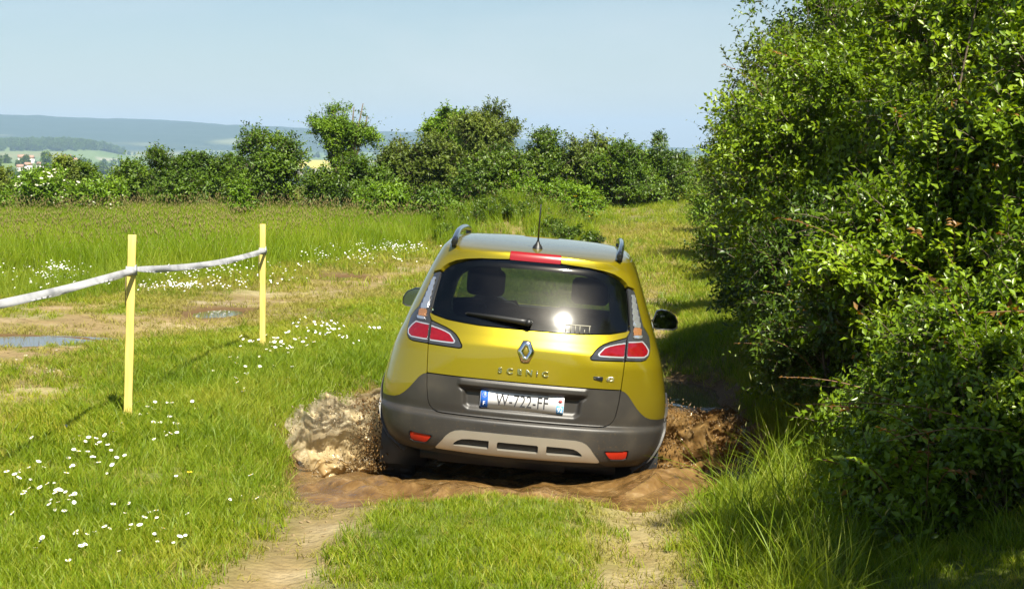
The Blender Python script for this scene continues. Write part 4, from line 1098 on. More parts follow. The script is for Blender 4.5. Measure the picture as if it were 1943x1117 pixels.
def glass_mat(name, tint, rough, dust):
    m, N, L, b = mat(name); N.remove(b)
    tr = N.new('ShaderNodeBsdfTransparent'); tr.inputs['Color'].default_value = (*tint, 1)
    gl = N.new('ShaderNodeBsdfGlossy'); gl.inputs['Roughness'].default_value = rough
    lw = N.new('ShaderNodeLayerWeight'); lw.inputs['Blend'].default_value = .5
    pw = N.new('ShaderNodeMath'); pw.operation = 'POWER'; pw.inputs[1].default_value = 5; L.new(lw.outputs['Facing'], pw.inputs[0])
    fr = N.new('ShaderNodeMath'); fr.operation = 'MULTIPLY_ADD'; fr.inputs[1].default_value = .94; fr.inputs[2].default_value = .055; L.new(pw.outputs[0], fr.inputs[0])
    mx = N.new('ShaderNodeMixShader'); L.new(fr.outputs[0], mx.inputs['Fac']); L.new(tr.outputs[0], mx.inputs[1]); L.new(gl.outputs[0], mx.inputs[2])
    g2 = N.new('ShaderNodeBsdfGlossy'); g2.inputs['Roughness'].default_value = .34; g2.inputs['Color'].default_value = (.9, .85, .75, 1)
    tc = N.new('ShaderNodeTexCoord'); t = N.new('ShaderNodeTexNoise'); t.inputs['Scale'].default_value = 3.5; t.inputs['Detail'].default_value = 6; L.new(tc.outputs['Object'], t.inputs['Vector'])
    k = N.new('ShaderNodeMath'); k.operation = 'MULTIPLY'; k.inputs[1].default_value = dust; L.new(t.outputs['Fac'], k.inputs[0])
    m2 = N.new('ShaderNodeMixShader'); L.new(k.outputs[0], m2.inputs['Fac']); L.new(mx.outputs[0], m2.inputs[1]); L.new(g2.outputs[0], m2.inputs[2])
    L.new(m2.outputs[0], N['Material Output'].inputs['Surface'])
    return m
M['rear_glass'] = glass_mat('rear_glass', (.21, .26, .23), .08, .012)
M['side_glass'] = glass_mat('side_glass', (.45, .52, .48), .02, .03)
M['wind_glass'] = glass_mat('wind_glass', (.72, .82, .76), .02, .02)

car = tag(empty('car', (CAR_X, CAR_Y, 0), (0, CAR_ROLL, CAR_YAW)), 'yellow compact family car with grey cladding driving away through the muddy puddle', 'car')

# section curves of the body (metres; x right, y forward from the rear bumper, z up from the road)
f_w = pchip([.30, .34, .40, .50, .58, .66, .74, .80, .86, .95, 1.02, 1.10, 1.20, 1.30, 1.40, 1.50, 1.57, 1.605, 1.63, 1.648, 1.660, 1.667, 1.671],
            [.79, .815, .862, .905, .916, .916, .910, .900, .888, .866, .846, .818, .783, .745, .708, .668, .635, .612, .585, .55, .48, .36, .12])
f_yr = pchip([.30, .34, .38, .45, .56, .578, .592, .602, .66, .76, .83, .96, 1.03, 1.10, 1.157, 1.20, 1.25, 1.35, 1.45, 1.55, 1.565, 1.60, 1.612, 1.625, 1.64, 1.655, 1.665, 1.671],
             [.14, .085, .030, .006, .0, .004, .022, .040, .034, .030, .030, .032, .036, .068, .098, .120, .147, .208, .277, .352, .354, .367, .40, .48, .62, .86, 1.12, 1.40])
f_yf = pchip([.30, .40, .60, .72, .80, .90, .98, 1.03, 1.30, 1.50, 1.57, 1.61, 1.63, 1.65, 1.665, 1.671],
             [4.25, 4.33, 4.36, 4.32, 4.20, 3.95, 3.65, 3.40, 2.74, 2.22, 2.05, 1.94, 1.88, 1.78, 1.66, 1.56])
NEX = 4.0
def rear_L(z): return np.minimum(.52, .42*(f_yf(z) - f_yr(z)))
RECESS = [(-.5, .777), (.408, .777), (.398, .765), (.374, .742), (.366, .66), (.335, .625), (-.5, .622)]
def recess(x, z):
    ax = np.abs(x); d = -poly_sdf(ax, z, RECESS)
    top = sm(.777 - z, -.001, .010); side = sm(d, -.002, .030); bot = sm(z - .618, 0, .055)
    depth = .036 - .008*sm(.76 - z, 0, .12)
    return depth * np.minimum(top, 1) * np.minimum(side*1.0 + 0*z, 1) * bot * (d > -.01)
def handle(x, z):     # lip above the plate
    ax = np.abs(x); return -.012*sm(z, .775, .790)*(1 - sm(z, .812, .832))*(1 - sm(ax, .385, .412))
def rear_y(x, z):
    x, z = np.asarray(x, float), np.asarray(z, float)
    w = f_w(z); q = np.clip(np.abs(x)/w, 0, 1)
    y = f_yr(z) + rear_L(z)*(1 - np.power(np.maximum(1 - q**NEX, 0), 1/NEX))
    y = y + (.18 + .08*sm(z, .95, 1.1))*x*x          # the tail is bowed in plan
    return y + recess(x, z) + handle(x, z)

# grid over the whole shell
zr = np.concatenate([np.linspace(.30, .36, 6, endpoint=False), np.arange(.36, 1.60, .0062), np.linspace(1.60, 1.64, 12, endpoint=False), np.linspace(1.64, 1.671, 14)])
tt = np.linspace(0, 1, 4001); q = np.sin(tt*pi/2)**.9
cx_ = .85*q; cy_ = .52*(1 - (1 - np.clip(q, 0, 1)**NEX)**(1/NEX)); s_ = np.concatenate([[0], np.cumsum(np.hypot(np.diff(cx_), np.diff(cy_)))]); s_ /= s_[-1]
qh = np.interp(np.linspace(0, 1, 185), s_, q); qh[-1] = 1
q_rear = np.concatenate([-qh[::-1], qh[1:]])
nR = len(q_rear)
nS, nF = 44, 72
def shell_row(z):
    w, yr, yf = float(f_w(z)), float(f_yr(z)), float(f_yf(z)); Lr = float(rear_L(z)); Lf = min(1.0, .45*(yf-yr))
    xr = q_rear*w; yy = rear_y(xr, np.full(nR, z))
    s = np.linspace(0, 1, nS+1)[1:-1]; ye = yy[-1]; ys = ye + (yf - Lf - ye)*s; bar = 1 + .012*np.sin(s*pi)
    th = np.linspace(0, pi, nF); nf = 2.7
    xf = w*np.sign(np.cos(th))*np.abs(np.cos(th))**(2/nf); yfr = yf - Lf + Lf*np.abs(np.sin(th))**(2/nf)
    X = np.concatenate([xr, w*bar, xf, -w*bar[::-1]]); Y = np.concatenate([yy, ys, yfr, ys[::-1]])
    return np.stack([X, Y, np.full(len(X), z)], -1)
SH = np.stack([shell_row(z) for z in zr]); SH = np.concatenate([SH, SH[:, :1]], 1)
nz_, nc_ = SH.shape[:2]
colk = np.concatenate([np.zeros(nR), np.ones(nS-1), np.full(nF, 2), np.ones(nS-1), [0]]).astype(int)[None, :].repeat(nz_, 0)
du = np.roll(SH, -1, 1) - np.roll(SH, 1, 1); du[:, 0] = SH[:, 1] - SH[:, -2]; du[:, -1] = du[:, 0]
dv = np.gradient(SH, axis=0); NRM = unit(np.cross(du, dv))
AX, SY, SZ = np.abs(SH[..., 0]), SH[..., 1], SH[..., 2]
REAR = np.where((colk == 0), -1.0, 1.0)
def rp(poly): return np.maximum(poly_sdf(AX, SZ, poly), REAR)
def union(*f): return np.minimum.reduce(f)
def inter(*f): return np.maximum.reduce(f)

def panel(name, f, mats, parent, off=0.0, skirt=.012, offmap=None):
    """cut the region f < 0 out of the shell grid, lifted by off, with returned edges"""
    B = SH + NRM*((off if offmap is None else offmap + off)[..., None] if offmap is not None else off)
    ins = f < 0; Q = np.stack([ins[:-1, :-1], ins[:-1, 1:], ins[1:, 1:], ins[1:, :-1]], -1); cnt = Q.sum(-1)
    ids = np.arange(nz_*nc_).reshape(nz_, nc_)
    full = np.argwhere(cnt == 4); i, j = full[:, 0], full[:, 1]
    quads = np.stack([ids[i, j], ids[i, j+1], ids[i+1, j+1], ids[i+1, j]], -1)
    used, inv = np.unique(quads, return_inverse=True); V = list(map(tuple, B.reshape(-1, 3)[used])); VN = list(NRM.reshape(-1, 3)[used])
    vm = dict(zip(used.tolist(), range(len(used)))); F = [tuple(r) for r in inv.reshape(-1, 4).tolist()]
    ff = f.reshape(-1); Bf = B.reshape(-1, 3); Nf = NRM.reshape(-1, 3); ek = {}
    def vid(a):
        if a not in vm: vm[a] = len(V); V.append(tuple(Bf[a])); VN.append(Nf[a])
        return vm[a]
    for (i, j) in np.argwhere((cnt > 0) & (cnt < 4)):
        c = [int(ids[i, j]), int(ids[i, j+1]), int(ids[i+1, j+1]), int(ids[i+1, j])]; poly = []
        for k in range(4):
            a, b_ = c[k], c[(k+1) % 4]
            if ff[a] < 0: poly.append(vid(a))
            if (ff[a] < 0) != (ff[b_] < 0):
                key = (min(a, b_), max(a, b_))
                if key not in ek:
                    t = ff[key[0]]/(ff[key[0]] - ff[key[1]]); t = min(max(t, .02), .98)
                    ek[key] = len(V); V.append(tuple(Bf[key[0]]*(1-t) + Bf[key[1]]*t)); VN.append(Nf[key[0]]*(1-t) + Nf[key[1]]*t)
                poly.append(ek[key])
        if len(poly) >= 3: F.append(tuple(poly))
    if not F: return None
    if skirt:
        ed = {}
        for p in F:
            for k in range(len(p)):
                a, b_ = p[k], p[(k+1) % len(p)]
                if (b_, a) in ed: del ed[(b_, a)]
                else: ed[(a, b_)] = 1
        base = {}
        for (a, b_) in ed:
            for s in (a, b_):
                if s not in base:
                    base[s] = len(V); V.append(V[s]); VN.append(VN[s]); V.append(tuple(np.array(V[s]) - np.array(VN[s])*skirt)); VN.append(VN[s])
            F.append((base[b_], base[a], base[a]+1, base[b_]+1))
    return put(name, mesh(name, V, F), mats, parent, True)

G = .0036
GLASS = [(-.3, 1.561), (.0, 1.562), (.161, 1.561), (.338, 1.549), (.43, 1.533), (.495, 1.514), (.545, 1.488), (.575, 1.463), (.592, 1.435), (.608, 1.33), (.624, 1.197), (.60, 1.188), (.512, 1.171), (.40, 1.163), (.304, 1.158), (0, 1.157), (-.3, 1.157)]
GLASS_IN = [(-.3, 1.530), (0, 1.530), (.30, 1.520), (.40, 1.500), (.46, 1.468), (.485, 1.42), (.505, 1.32), (.50, 1.24), (.46, 1.205), (.30, 1.195), (0, 1.192), (-.3, 1.192)]
SPOIL = [(-.3, 1.607), (0, 1.607), (.16, 1.604), (.30, 1.597), (.405, 1.586), (.49, 1.571), (.547, 1.550), (.585, 1.522), (.612, 1.485), (.645, 1.424), (.628, 1.436), (.590, 1.449), (.3, 1.449), (-.3, 1.449)]
LAMP_B = [(.594, 1.446), (.640, 1.427), (.657, 1.385), (.688, 1.29), (.716, 1.213), (.742, 1.178), (.762, 1.145), (.770, 1.10), (.771, 1.07), (.765, 1.043), (.748, 1.021), (.72, 1.013), (.6165, 1.012), (.618, 1.148), (.634, 1.185), (.631, 1.20), (.614, 1.33)]
LAMP_G = [(.6115, 1.012), (.492, 1.010), (.415, 1.009), (.402, 1.014), (.402, 1.026), (.425, 1.062), (.447, 1.085), (.475, 1.103), (.515, 1.119), (.56, 1.132), (.613, 1.147)]
RED_G = [(.605, 1.037), (.524, 1.037), (.455, 1.038), (.452, 1.045), (.485, 1.080), (.515, 1.092), (.55, 1.101), (.606, 1.111)]
RED_B = [(.625, 1.038), (.730, 1.038), (.750, 1.050), (.754, 1.070), (.735, 1.098), (.712, 1.121), (.625, 1.117)]
STRIP = [(.621, 1.405), (.641, 1.402), (.662, 1.325), (.697, 1.205), (.709, 1.150), (.706, 1.145), (.654, 1.145), (.651, 1.20), (.643, 1.25), (.630, 1.33)]
GATE_Y = [(-.3, .835), (.605, .833), (.610, .93), (.6135, 1.012), (.6135, 1.15), (.633, 1.187), (.630, 1.24), (-.3, 1.26)]
GATE_C = [(-.3, .832), (.604, .830), (.599, .752), (.586, .668), (.574, .635), (.552, .612), (.525, .600), (.49, .5965), (-.3, .5945)]
SKID = [(.512, .379), (.492, .405), (.468, .435), (.447, .464), (.425, .485), (.395, .500), (.355, .507), (.2, .509), (-.3, .510), (-.3, .371), (.2, .374)]
VENT1 = [(-.3, .460), (.120, .459), (.127, .452), (.127, .414), (.120, .409), (-.3, .411)]
VENT2 = [(.178, .413), (.178, .460), (.30, .459), (.345, .454), (.372, .443), (.392, .428), (.400, .416), (.392, .411), (.185, .409)]
REFL = [(.539, .448), (.60, .451), (.684, .454), (.682, .420), (.676, .402), (.660, .396), (.586, .394), (.572, .401), (.555, .422)]
glass = rp(GLASS); spoil = inter(rp(SPOIL), -(glass - .004)); lampb, lampg = rp(LAMP_B), rp(LAMP_G)
stop = np.maximum(np.maximum(AX - .160, np.abs(SZ - 1.584) - .0215), REAR)
gate_y = inter(rp(GATE_Y), -(glass - .004), -(lampg - .003)); gate_c = rp(GATE_C)
skid = rp(SKID); vents = union(rp(VENT1), rp(VENT2)); refl = rp(REFL)
clad_top = np.interp(AX, [0, .604, .630, .655, .685, .715, .745, .775, .81, .86, 1.2], [.83, .830, .821, .800, .760, .720, .688, .664, .650, .643, .640])
WH = [(.80, .325), (3.505, .325)]
side_k = np.where((colk == 1) | ((colk == 0) & (AX > .6*f_w(SZ)) & (SY > .30)) | ((colk == 2) & (AX > .8*f_w(SZ))), -1.0, 1.0)
wd = [np.hypot(SY - a, SZ - b_) for a, b_ in WH]
arch = inter(union(*[d - .375 for d in wd]), side_k)
ring = inter(union(*[d - .435 for d in wd]), side_k, SZ - .80)
sill = inter(SZ - .42 - .0*SY, side_k, -(SY - 1.1), SY - 3.2)
bumper = inter(SZ - clad_top, np.where(SY < .85, -1., 1.), -(gate_c - .0035))
nose = inter(SZ - .46, np.where(SY > 3.5, -1., 1.))
WIN1 = [(.86, 1.17), (.80, 1.25), (.98, 1.47), (1.10, 1.535), (1.62, 1.555), (1.66, 1.155)]
WIN2 = [(1.72, 1.15), (1.69, 1.555), (2.02, 1.545), (2.22, 1.49), (2.62, 1.31), (2.92, 1.16), (2.92, 1.11)]
winp = union(*[np.maximum(poly_sdf(SY, SZ, w_), side_k) for w_ in (WIN1, WIN2)])
wind = np.maximum(poly_sdf(AX, SZ, [(-.3, 1.06), (.66, 1.06), (.62, 1.2), (.50, 1.545), (-.3, 1.56)]), np.where(colk == 2, -1., 1.))
clads = union(bumper, ring, sill, nose)
gate_all = union(gate_y, gate_c, lampg, glass)
body = inter(-union(gate_all, lampb, spoil) + G, -(clads) + .001, -arch, -winp + .004, -wind + .004)
# the tailgate line itself
panel('body', body, M['paint'], car)
tail = panel('tailgate', inter(gate_y + G*.6, -(stop - .0)), M['paint'], car)
panel('tailgate_cladding', gate_c + G*.6, M['clad'], tail)
panel('spoiler', inter(spoil + .002, -(stop - .002)), M['paint'], tail, off=.014, skirt=.03)
panel('stop_lamp', stop + .0005, M['stop_lens'], tail, off=.016, skirt=.02)
frit = inter(glass + .002, -rp(GLASS_IN))
rw = panel('rear_window', glass + .002, M['rear_glass'], tail, off=-.003, skirt=.006)
panel('window_border', frit, M['gloss_black'], rw, off=-.010, skirt=0)
zlow = np.interp(AX, [0, .505, .55, .80, .86, .95], [.371, .374, .345, .338, .36, .42])
panel('bumper', inter(bumper, np.where(SY < .42, zlow - SZ, -1.), -arch, -(ring - .001), -(skid - .002), -(refl - .002)), M['clad'], car, off=.0)
for sgn in (-1, 1):
    for yy_ in (-1, 1):
        panel('wheel_arch_trim', inter(ring, -arch, np.where(SH[..., 0]*sgn > 0, -1., 1.), np.where((SY - 2.2)*yy_ > 0, -1., 1.)), M['clad'], car, off=.013, skirt=.03)
panel('sill_trim', inter(sill, -(ring - .001)), M['clad'], car, off=.004)
panel('front_bumper', inter(nose, -(ring - .001), -arch, -(sill-.001)), M['clad'], car, off=.003)
panel('skid_plate', inter(skid, -vents), M['skid'], car, off=.012, skirt=.03)
panel('vent', inter(vents - .004), M['black'], car, off=-.016, skirt=0)
panel('reflector', refl + .002, M['reflector'], car, off=-.003, skirt=.01)
rim_r = inter(refl - .006, -refl)
panel('reflector_bezel', rim_r, M['black'], car, off=.002, skirt=.01)
for sgn, side in ((-1, 'left'), (1, 'right')):
    S_ = np.where(SH[..., 0]*sgn > 0, -1., 1.)
    lb_ = panel('tail_lamp', inter(lampb + .002, S_), M['lamp_house'], car, off=.003)
    panel('bezel', inter(rp(RED_B) - .008, lampb + .006, -(rp(RED_B) - .0005), S_), M['bezel'], lb_, off=.005, skirt=.003)
    panel('red_lens', inter(rp(RED_B), S_), M['red_lens'], lb_, off=.006, skirt=.004)
    st = inter(rp(STRIP), S_)
    saw = .009*(((SZ*30 + AX*10) % 1.0))
    amb = (np.abs(SZ - 1.185) - .024)
    panel('clear_lens', inter(st, -amb), M['clear_lamp'], lb_, off=.004, skirt=.003, offmap=saw)
    panel('amber_lens', inter(st, amb + .0015), M['amber'], lb_, off=.004, skirt=.003, offmap=saw)
    lg_ = panel('tail_lamp', inter(lampg + .002, S_), M['lamp_house'], tail, off=.003)
    panel('bezel', inter(rp(RED_G) - .008, -(rp(RED_G) - .0005), lampg + .005, S_), M['bezel'], lg_, off=.005, skirt=.003)
    panel('red_lens', inter(rp(RED_G), S_), M['red_lens'], lg_, off=.006, skirt=.004)
    panel('side_window', inter(winp + .002, S_), M['side_glass'], car, off=-.004, skirt=.004)
panel('windscreen', wind + .002, M['wind_glass'], car, off=-.004, skirt=.004)
# inner lining, open where there is glass
_S, _N, _z, _c = SH, NRM, nz_, nc_
step_r = np.unique(np.concatenate([np.arange(0, nz_, 4), [nz_-1]])); step_c = np.unique(np.concatenate([np.arange(0, nc_, 4), [nc_-1]]))
hole = np.minimum.reduce([rp(GLASS_IN) , winp + .01, wind + .01, arch + .0])
SH, NRM = SH[np.ix_(step_r, step_c)], NRM[np.ix_(step_r, step_c)]; nz_, nc_ = SH.shape[:2]
panel('inner_lining', -hole[np.ix_(step_r, step_c)], M['trim'], car, off=-.028, skirt=0)
SH, NRM, nz_, nc_ = _S, _N, _z, _c
# underbody, wheel housings
mb = MB(); mb.box((-.62, .30, .27), (.62, 4.15, .335)); mb.box((-.80, 1.25, .27), (.80, 3.05, .335)); mb.build('underbody', M['black'], car)
mb = MB(); mb.tube([(-.66, .80, .30), (.66, .80, .30)], .045, 10); mb.box((-.5, .22, .27), (.3, .52, .42)); mb.build('rear_axle', M['black'], car)
for a, b_ in WH:
    for sgn in (-1, 1):
        mb = MB(); n = 20; v = []
        for xx in (.90, .60):
            for k in range(n+1):
                t = pi*(-.12 + 1.24*k/n); v.append((sgn*xx*(.985 if xx > .7 else 1), a + cos(t)*.372, b_ + sin(t)*.372))
        f = [(k, k+1, n+2+k, n+1+k) for k in range(n)] + [tuple(range(n+1, 2*n+2))]
        mb.add(v, f); mb.build('wheel_housing', M['black'], car)
# wheels
def wheel(x, y, sgn):
    mb = MB(); R0 = .325
    mb.lathe([(.205, -.09), (.235, -.105), (.29, -.108), (.318, -.092), (.325, -.06), (.325, .06), (.318, .092), (.29, .108), (.235, .105), (.205, .09)], 40)
    for k in range(40):
        t = 2*pi*k/40
        for sx in (-.055, .055):
            c = Vector((sx, cos(t)*.326, sin(t)*.326)); u = Vector((0, -sin(t), cos(t)))*.014; r_ = Vector((0, cos(t), sin(t)))*.006; w_ = Vector((.035, 0, 0))
            mb.add([c-u-w_-r_, c+u-w_-r_, c+u+w_-r_, c-u+w_-r_, c-u-w_+r_, c+u-w_+r_, c+u+w_+r_, c-u+w_+r_], [(4, 5, 6, 7), (0, 1, 5, 4), (1, 2, 6, 5), (2, 3, 7, 6), (3, 0, 4, 7)])
    o = mb.build('wheel', M['rubber'], car, True); o.location = (x, y, .325)
    rb = MB(); rb.lathe([(.205, -.09*sgn), (.195, .0), (.205, .088*sgn), (.215, .094*sgn), (.195, .08*sgn), (.185, .02*sgn)], 40)
    for k in range(5):
        t = 2*pi*k/5; u = Vector((0, cos(t), sin(t))); p_ = Vector((0, -sin(t), cos(t))); X_ = Vector((sgn, 0, 0))
        a_, b2 = u*.04 + X_*.075, u*.197 + X_*.07
        rb.add([a_-p_*.03, a_+p_*.03, b2+p_*.022, b2-p_*.022, a_-p_*.03-X_*.03, a_+p_*.03-X_*.03, b2+p_*.022-X_*.03, b2-p_*.022-X_*.03], [(0, 1, 2, 3), (7, 6, 5, 4), (0, 4, 5, 1), (1, 5, 6, 2), (2, 6, 7, 3), (3, 7, 4, 0)])
    rb.lathe([(.001, .082*sgn), (.05, .08*sgn), (.06, .05*sgn)], 20)
    rb.build('rim', M['rim'], o, True)
for x_ in (-.775, .775):
    for a, _ in WH: wheel(x_, a, 1 if x_ > 0 else -1)
# roof rails, aerial
for sgn in (-1, 1):
    pts = []
    for i in range(15):
        t = i/14; y_ = .50 + 1.55*t; zz = 1.652 + .036*(1 - abs(2*t-1)**3.2) + .012*sin(pi*t) - .012*(1-t)
        pts.append((sgn*(.530 + .015*sin(pi*t)), y_, zz - .004))
    mb = MB(); mb.tube(pts, [.021] + [.020]*13 + [.016], 12, sq=1.15)
    for e in (1, 13):
        p = pts[e]; mb.box((p[0]-.016, p[1]-.06, 1.60), (p[0]+.016, p[1]+.05, p[2]))
    bevel(mb.build('roof_rail', M['gloss_black'], car, True), .004)
rz_ = 1.640
mb = MB(); mb.lathe([(.0001, 1.69), (.008, 1.688), (.014, 1.672), (.030, 1.650), (.036, rz_-.01)], 18, axis='z')
mb.tube([(0, 0, 1.68), (0, -.05, 1.79), (0, -.105, 1.925)], [.007, .006, .005], 6)
o = mb.build('aerial', M['black'], car, True); o.location = (0, .60, 0)
# door mirrors
for sgn in (-1, 1):
    prof = [(.855, 1.030), (.885, 1.125), (.92, 1.138), (.97, 1.134), (1.03, 1.103), (1.056, 1.06), (1.058, 1.005), (1.03, .988), (.90, .980), (.868, .995)]
    ctr = Vector((.965, 0, 1.06)); mb = MB(); rings = []
    for (yy, sc_) in ((2.93, .97), (2.94, 1.0), (2.99, 1.0), (3.04, .9), (3.09, .70), (3.115, .35)):
        rings.append([(sgn*(ctr.x + (px_-ctr.x)*sc_), yy, ctr.z + (pz_-ctr.z)*sc_) for px_, pz_ in prof])
    n = len(prof); v = [p for r_ in rings for p in r_]; f = []
    for i in range(len(rings)-1):
        for k in range(n):
            q_ = (i*n+k, i*n+(k+1) % n, (i+1)*n+(k+1) % n, (i+1)*n+k); f.append(q_ if sgn < 0 else q_[::-1])
    f.append(tuple(range((len(rings)-1)*n, len(rings)*n))); mb.add(v, f)
    mb.tube([(sgn*.78, 3.0, 1.02), (sgn*.88, 3.0, 1.02)], [.035, .03], 8)
    o = mb.build('door_mirror', M['gloss_black'], car, True)
    g_ = MB(); v = [(sgn*(ctr.x + (px_-ctr.x)*.90), 2.938 + (.02 if sgn > 0 else .02)*(pz_-1.06) + sgn*0.0 + (px_-ctr.x)*.10, ctr.z + (pz_-ctr.z)*.88) for px_, pz_ in prof]
    g_.add(v, [tuple(range(n)) if sgn < 0 else tuple(range(n))[::-1]]); g_.build('mirror_glass', M['mirror'], o)
    rim_ = MB(); a_ = [(sgn*(ctr.x + (px_-ctr.x)*.97), 2.93, ctr.z + (pz_-ctr.z)*.97) for px_, pz_ in prof]
    f = []
    for k in range(n):
        q_ = (k, (k+1) % n, n+(k+1) % n, n+k); f.append(q_ if sgn < 0 else q_[::-1])
    rim_.add(a_ + v, f); rim_.build('mirror_rim', M['black'], o)
# wiper
def on_rear(x, z, out): return (x, float(rear_y(x, z)) - out, z)
mb = MB()
mb.tube([on_rear(.005, 1.203, .035), on_rear(-.05, 1.207, .04), on_rear(-.20, 1.216, .035), on_rear(-.39, 1.222, .018)], [.024, .021, .014, .006], 10)
w_ = mb.build('wiper', M['black'], tail, True)
mb = MB(); mb.tube([on_rear(-.40, 1.217, .006), on_rear(-.25, 1.203, .006), on_rear(-.11, 1.192, .006)], .006, 6); mb.build('blade', M['rubber'], w_)
mb = MB(); mb.tube([on_rear(.0, 1.203, .06), on_rear(.0, 1.203, .0)], [.02, .024], 12); mb.build('pivot', M['black'], w_)
# a reflection at the foot of the glass, modelled as pale bars
mb = MB()
for xx in (.232, .262, .290, .318, .348, .378):
    mb.box((xx-.0025, 0, 1.165), (xx+.0025, .0015, 1.205 - .02*(xx == .348)))
mb.box((.19, 0, 1.204), (.385, .0015, 1.211))
mb.v = [(x_, float(rear_y(x_, z_)) + .0005 - (.0022 if y_ == 0 else 0), z_) for x_, y_, z_ in mb.v]
mb.build('glass_reflection', M['reflection_pale'], rw)

# lettering
def text_mesh(s, size, ext, sx=1.0, shear=0, bevel_=0, spacing=1.0):
    cu = bpy.data.curves.new('t', 'FONT'); cu.body = s; cu.size = size; cu.extrude = ext; cu.align_x = 'CENTER'; cu.align_y = 'CENTER'; cu.shear = shear; cu.bevel_depth = bevel_; cu.resolution_u = 4; cu.space_character = spacing
    ob = bpy.data.objects.new('t', cu); C.objects.link(ob); bpy.context.view_layer.update()
    dg = bpy.context.evaluated_depsgraph_get(); me = bpy.data.meshes.new_from_object(ob.evaluated_get(dg))
    bpy.data.objects.remove(ob); bpy.data.curves.remove(cu)
    v = np.zeros(len(me.vertices)*3, np.float32); me.vertices.foreach_get('co', v); v = v.reshape(-1, 3)
    me.vertices.foreach_set('co', np.stack([v[:, 0]*sx, -v[:, 2], v[:, 1]], -1).ravel().astype(np.float32)); me.update(); me.materials.clear()
    return me
def text(name, s, x, z, size, mt, parent, out=.004, ext=.002, y=None, **k):
    o = put(name, text_mesh(s, size, ext, **k), mt, parent, False); o.location = (x, (float(rear_y(x, z)) if y is None else y) - out, z); return o
for ch, xx in zip('SCENIC', (-.148, -.088, -.028, .032, .081, .130)):
    if ch == 'I' :
        mb = MB(); mb.box((-.0035, -.004, -.016), (.0035, .004, .008)); mb.box((-.0035, -.004, .011), (.0035, .004, .017)); o = mb.build('letter', M['chrome'], tail); o.location = (xx, float(rear_y(xx, .9)) - .004, .899)
    else: text('letter', ch, xx, .899, .046, M['chrome'], tail, .004, .004, sx=1.25, bevel_=.0012)
mb = MB(); mb.box((-.038, -.002, -.0125), (.038, .004, .0125)); o = mb.build('badge', M['gloss_black'], tail); bevel(o, .003); o.location = (.450, float(rear_y(.45, .898)) - .002, .898); o.rotation_euler = (0, 0, .05)
bo = text('badge_letters', 'X', -.014, 0, .016, M['chrome'], o, .0035, .0008, y=0, sx=1.6)
for ch, xx, s2 in (('d', .517, .034), ('C', .536, .034), ('i', .553, .034)): text('letter', ch, xx, .897, s2, M['chrome'], tail, .003, .003, bevel_=.0008)
# emblem: faceted upright lozenge with a lozenge hole
mb = MB(); O_ = [(0, .066), (.022, .062), (.047, .006), (.047, -.006), (.022, -.062), (0, -.066), (-.022, -.062), (-.047, -.006), (-.047, .006), (-.022, .062)]
I_ = [(0, .034), (.006, .026), (.0185, .003), (.0185, -.003), (.006, -.026), (0, -.034), (-.006, -.026), (-.0185, -.003), (-.0185, .003), (-.006, .026)]
n = 10; Mi_ = [((a[0]+b_[0])/2*1.02, (a[1]+b_[1])/2*1.02) for a, b_ in zip(O_, I_)]
v = [(x_, 0, z_) for x_, z_ in O_] + [(x_, -.017, z_) for x_, z_ in Mi_] + [(x_, -.004, z_) for x_, z_ in I_]
f = []
for k in range(n):
    for r_ in (0, 1): f.append((r_*n+k, (r_+1)*n+k, (r_+1)*n+(k+1) % n, r_*n+(k+1) % n))
o = mb.add(v, f).build('maker_emblem', M['chrome'], tail); o.location = (0, float(rear_y(0, 1.028)) - .001, 1.028); o.rotation_euler = (-.10, 0, 0)
mb = MB(); mb.prism([(x_*1.12, z_*1.1) for x_, z_ in O_], 0, .004); e_ = mb.build('emblem_base', M['paint'], o)
# number plate
py_ = float(rear_y(0, .71)) - .012
def rrect(w, h, r, n=5):
    p = []
    for cx, cz, a0 in ((w/2-r, h/2-r, 0), (-w/2+r, h/2-r, 90), (-w/2+r, -h/2+r, 180), (w/2-r, -h/2+r, 270)):
        p += [(cx + r*cos(radians(a0+90*k/n)), cz + r*sin(radians(a0+90*k/n))) for k in range(n+1)]
    return p[::-1]
plate = MB().prism(rrect(.520, .110, .012), 0, .004).build('number_plate', M['plate_white'], tail); plate.location = (.003, py_, .7105); plate.rotation_euler = (.02, 0, 0)
MB().prism([(-.258, -.053), (-.258, .053), (-.212, .053), (-.212, -.053)], -.0012, .001).build('country_band', M['plate_blue'], plate)
MB().prism([(.215, -.053), (.215, -.002), (.258, -.002), (.258, -.053)], -.0012, .001).build('region_band', M['plate_pale_blue'], plate)
text('plate_number', 'W-722-FF', .0, 0, .108, M['print_black'], plate, .0012, .0004, y=0, sx=.71, spacing=1.04)
text('country_letter', 'F', -.235, -.026, .034, M['plate_white'], plate, .002, .0004, y=0)
text('region_number', '92', .2365, -.028, .042, M['plate_white'], plate, .002, .0004, y=0, sx=.85)
star = [((.017 if k % 2 == 0 else .008)*sin(2*pi*k/14) + .236, (.017 if k % 2 == 0 else .008)*cos(2*pi*k/14) + .026) for k in range(14)]
MB().prism(star, -.0012, .001).build('region_mark', M['print_red'], plate)
for k in range(12): 
    t = 2*pi*k/12; s5 = [(-.235 + .014*sin(t) + (.0026 if j % 2 == 0 else .0011)*sin(2*pi*j/10), .026 + .014*cos(t) + (.0026 if j % 2 == 0 else .0011)*cos(2*pi*j/10)) for j in range(10)]
    MB().prism(s5, -.002, .0).build('star', M['yellow_petal'], plate)

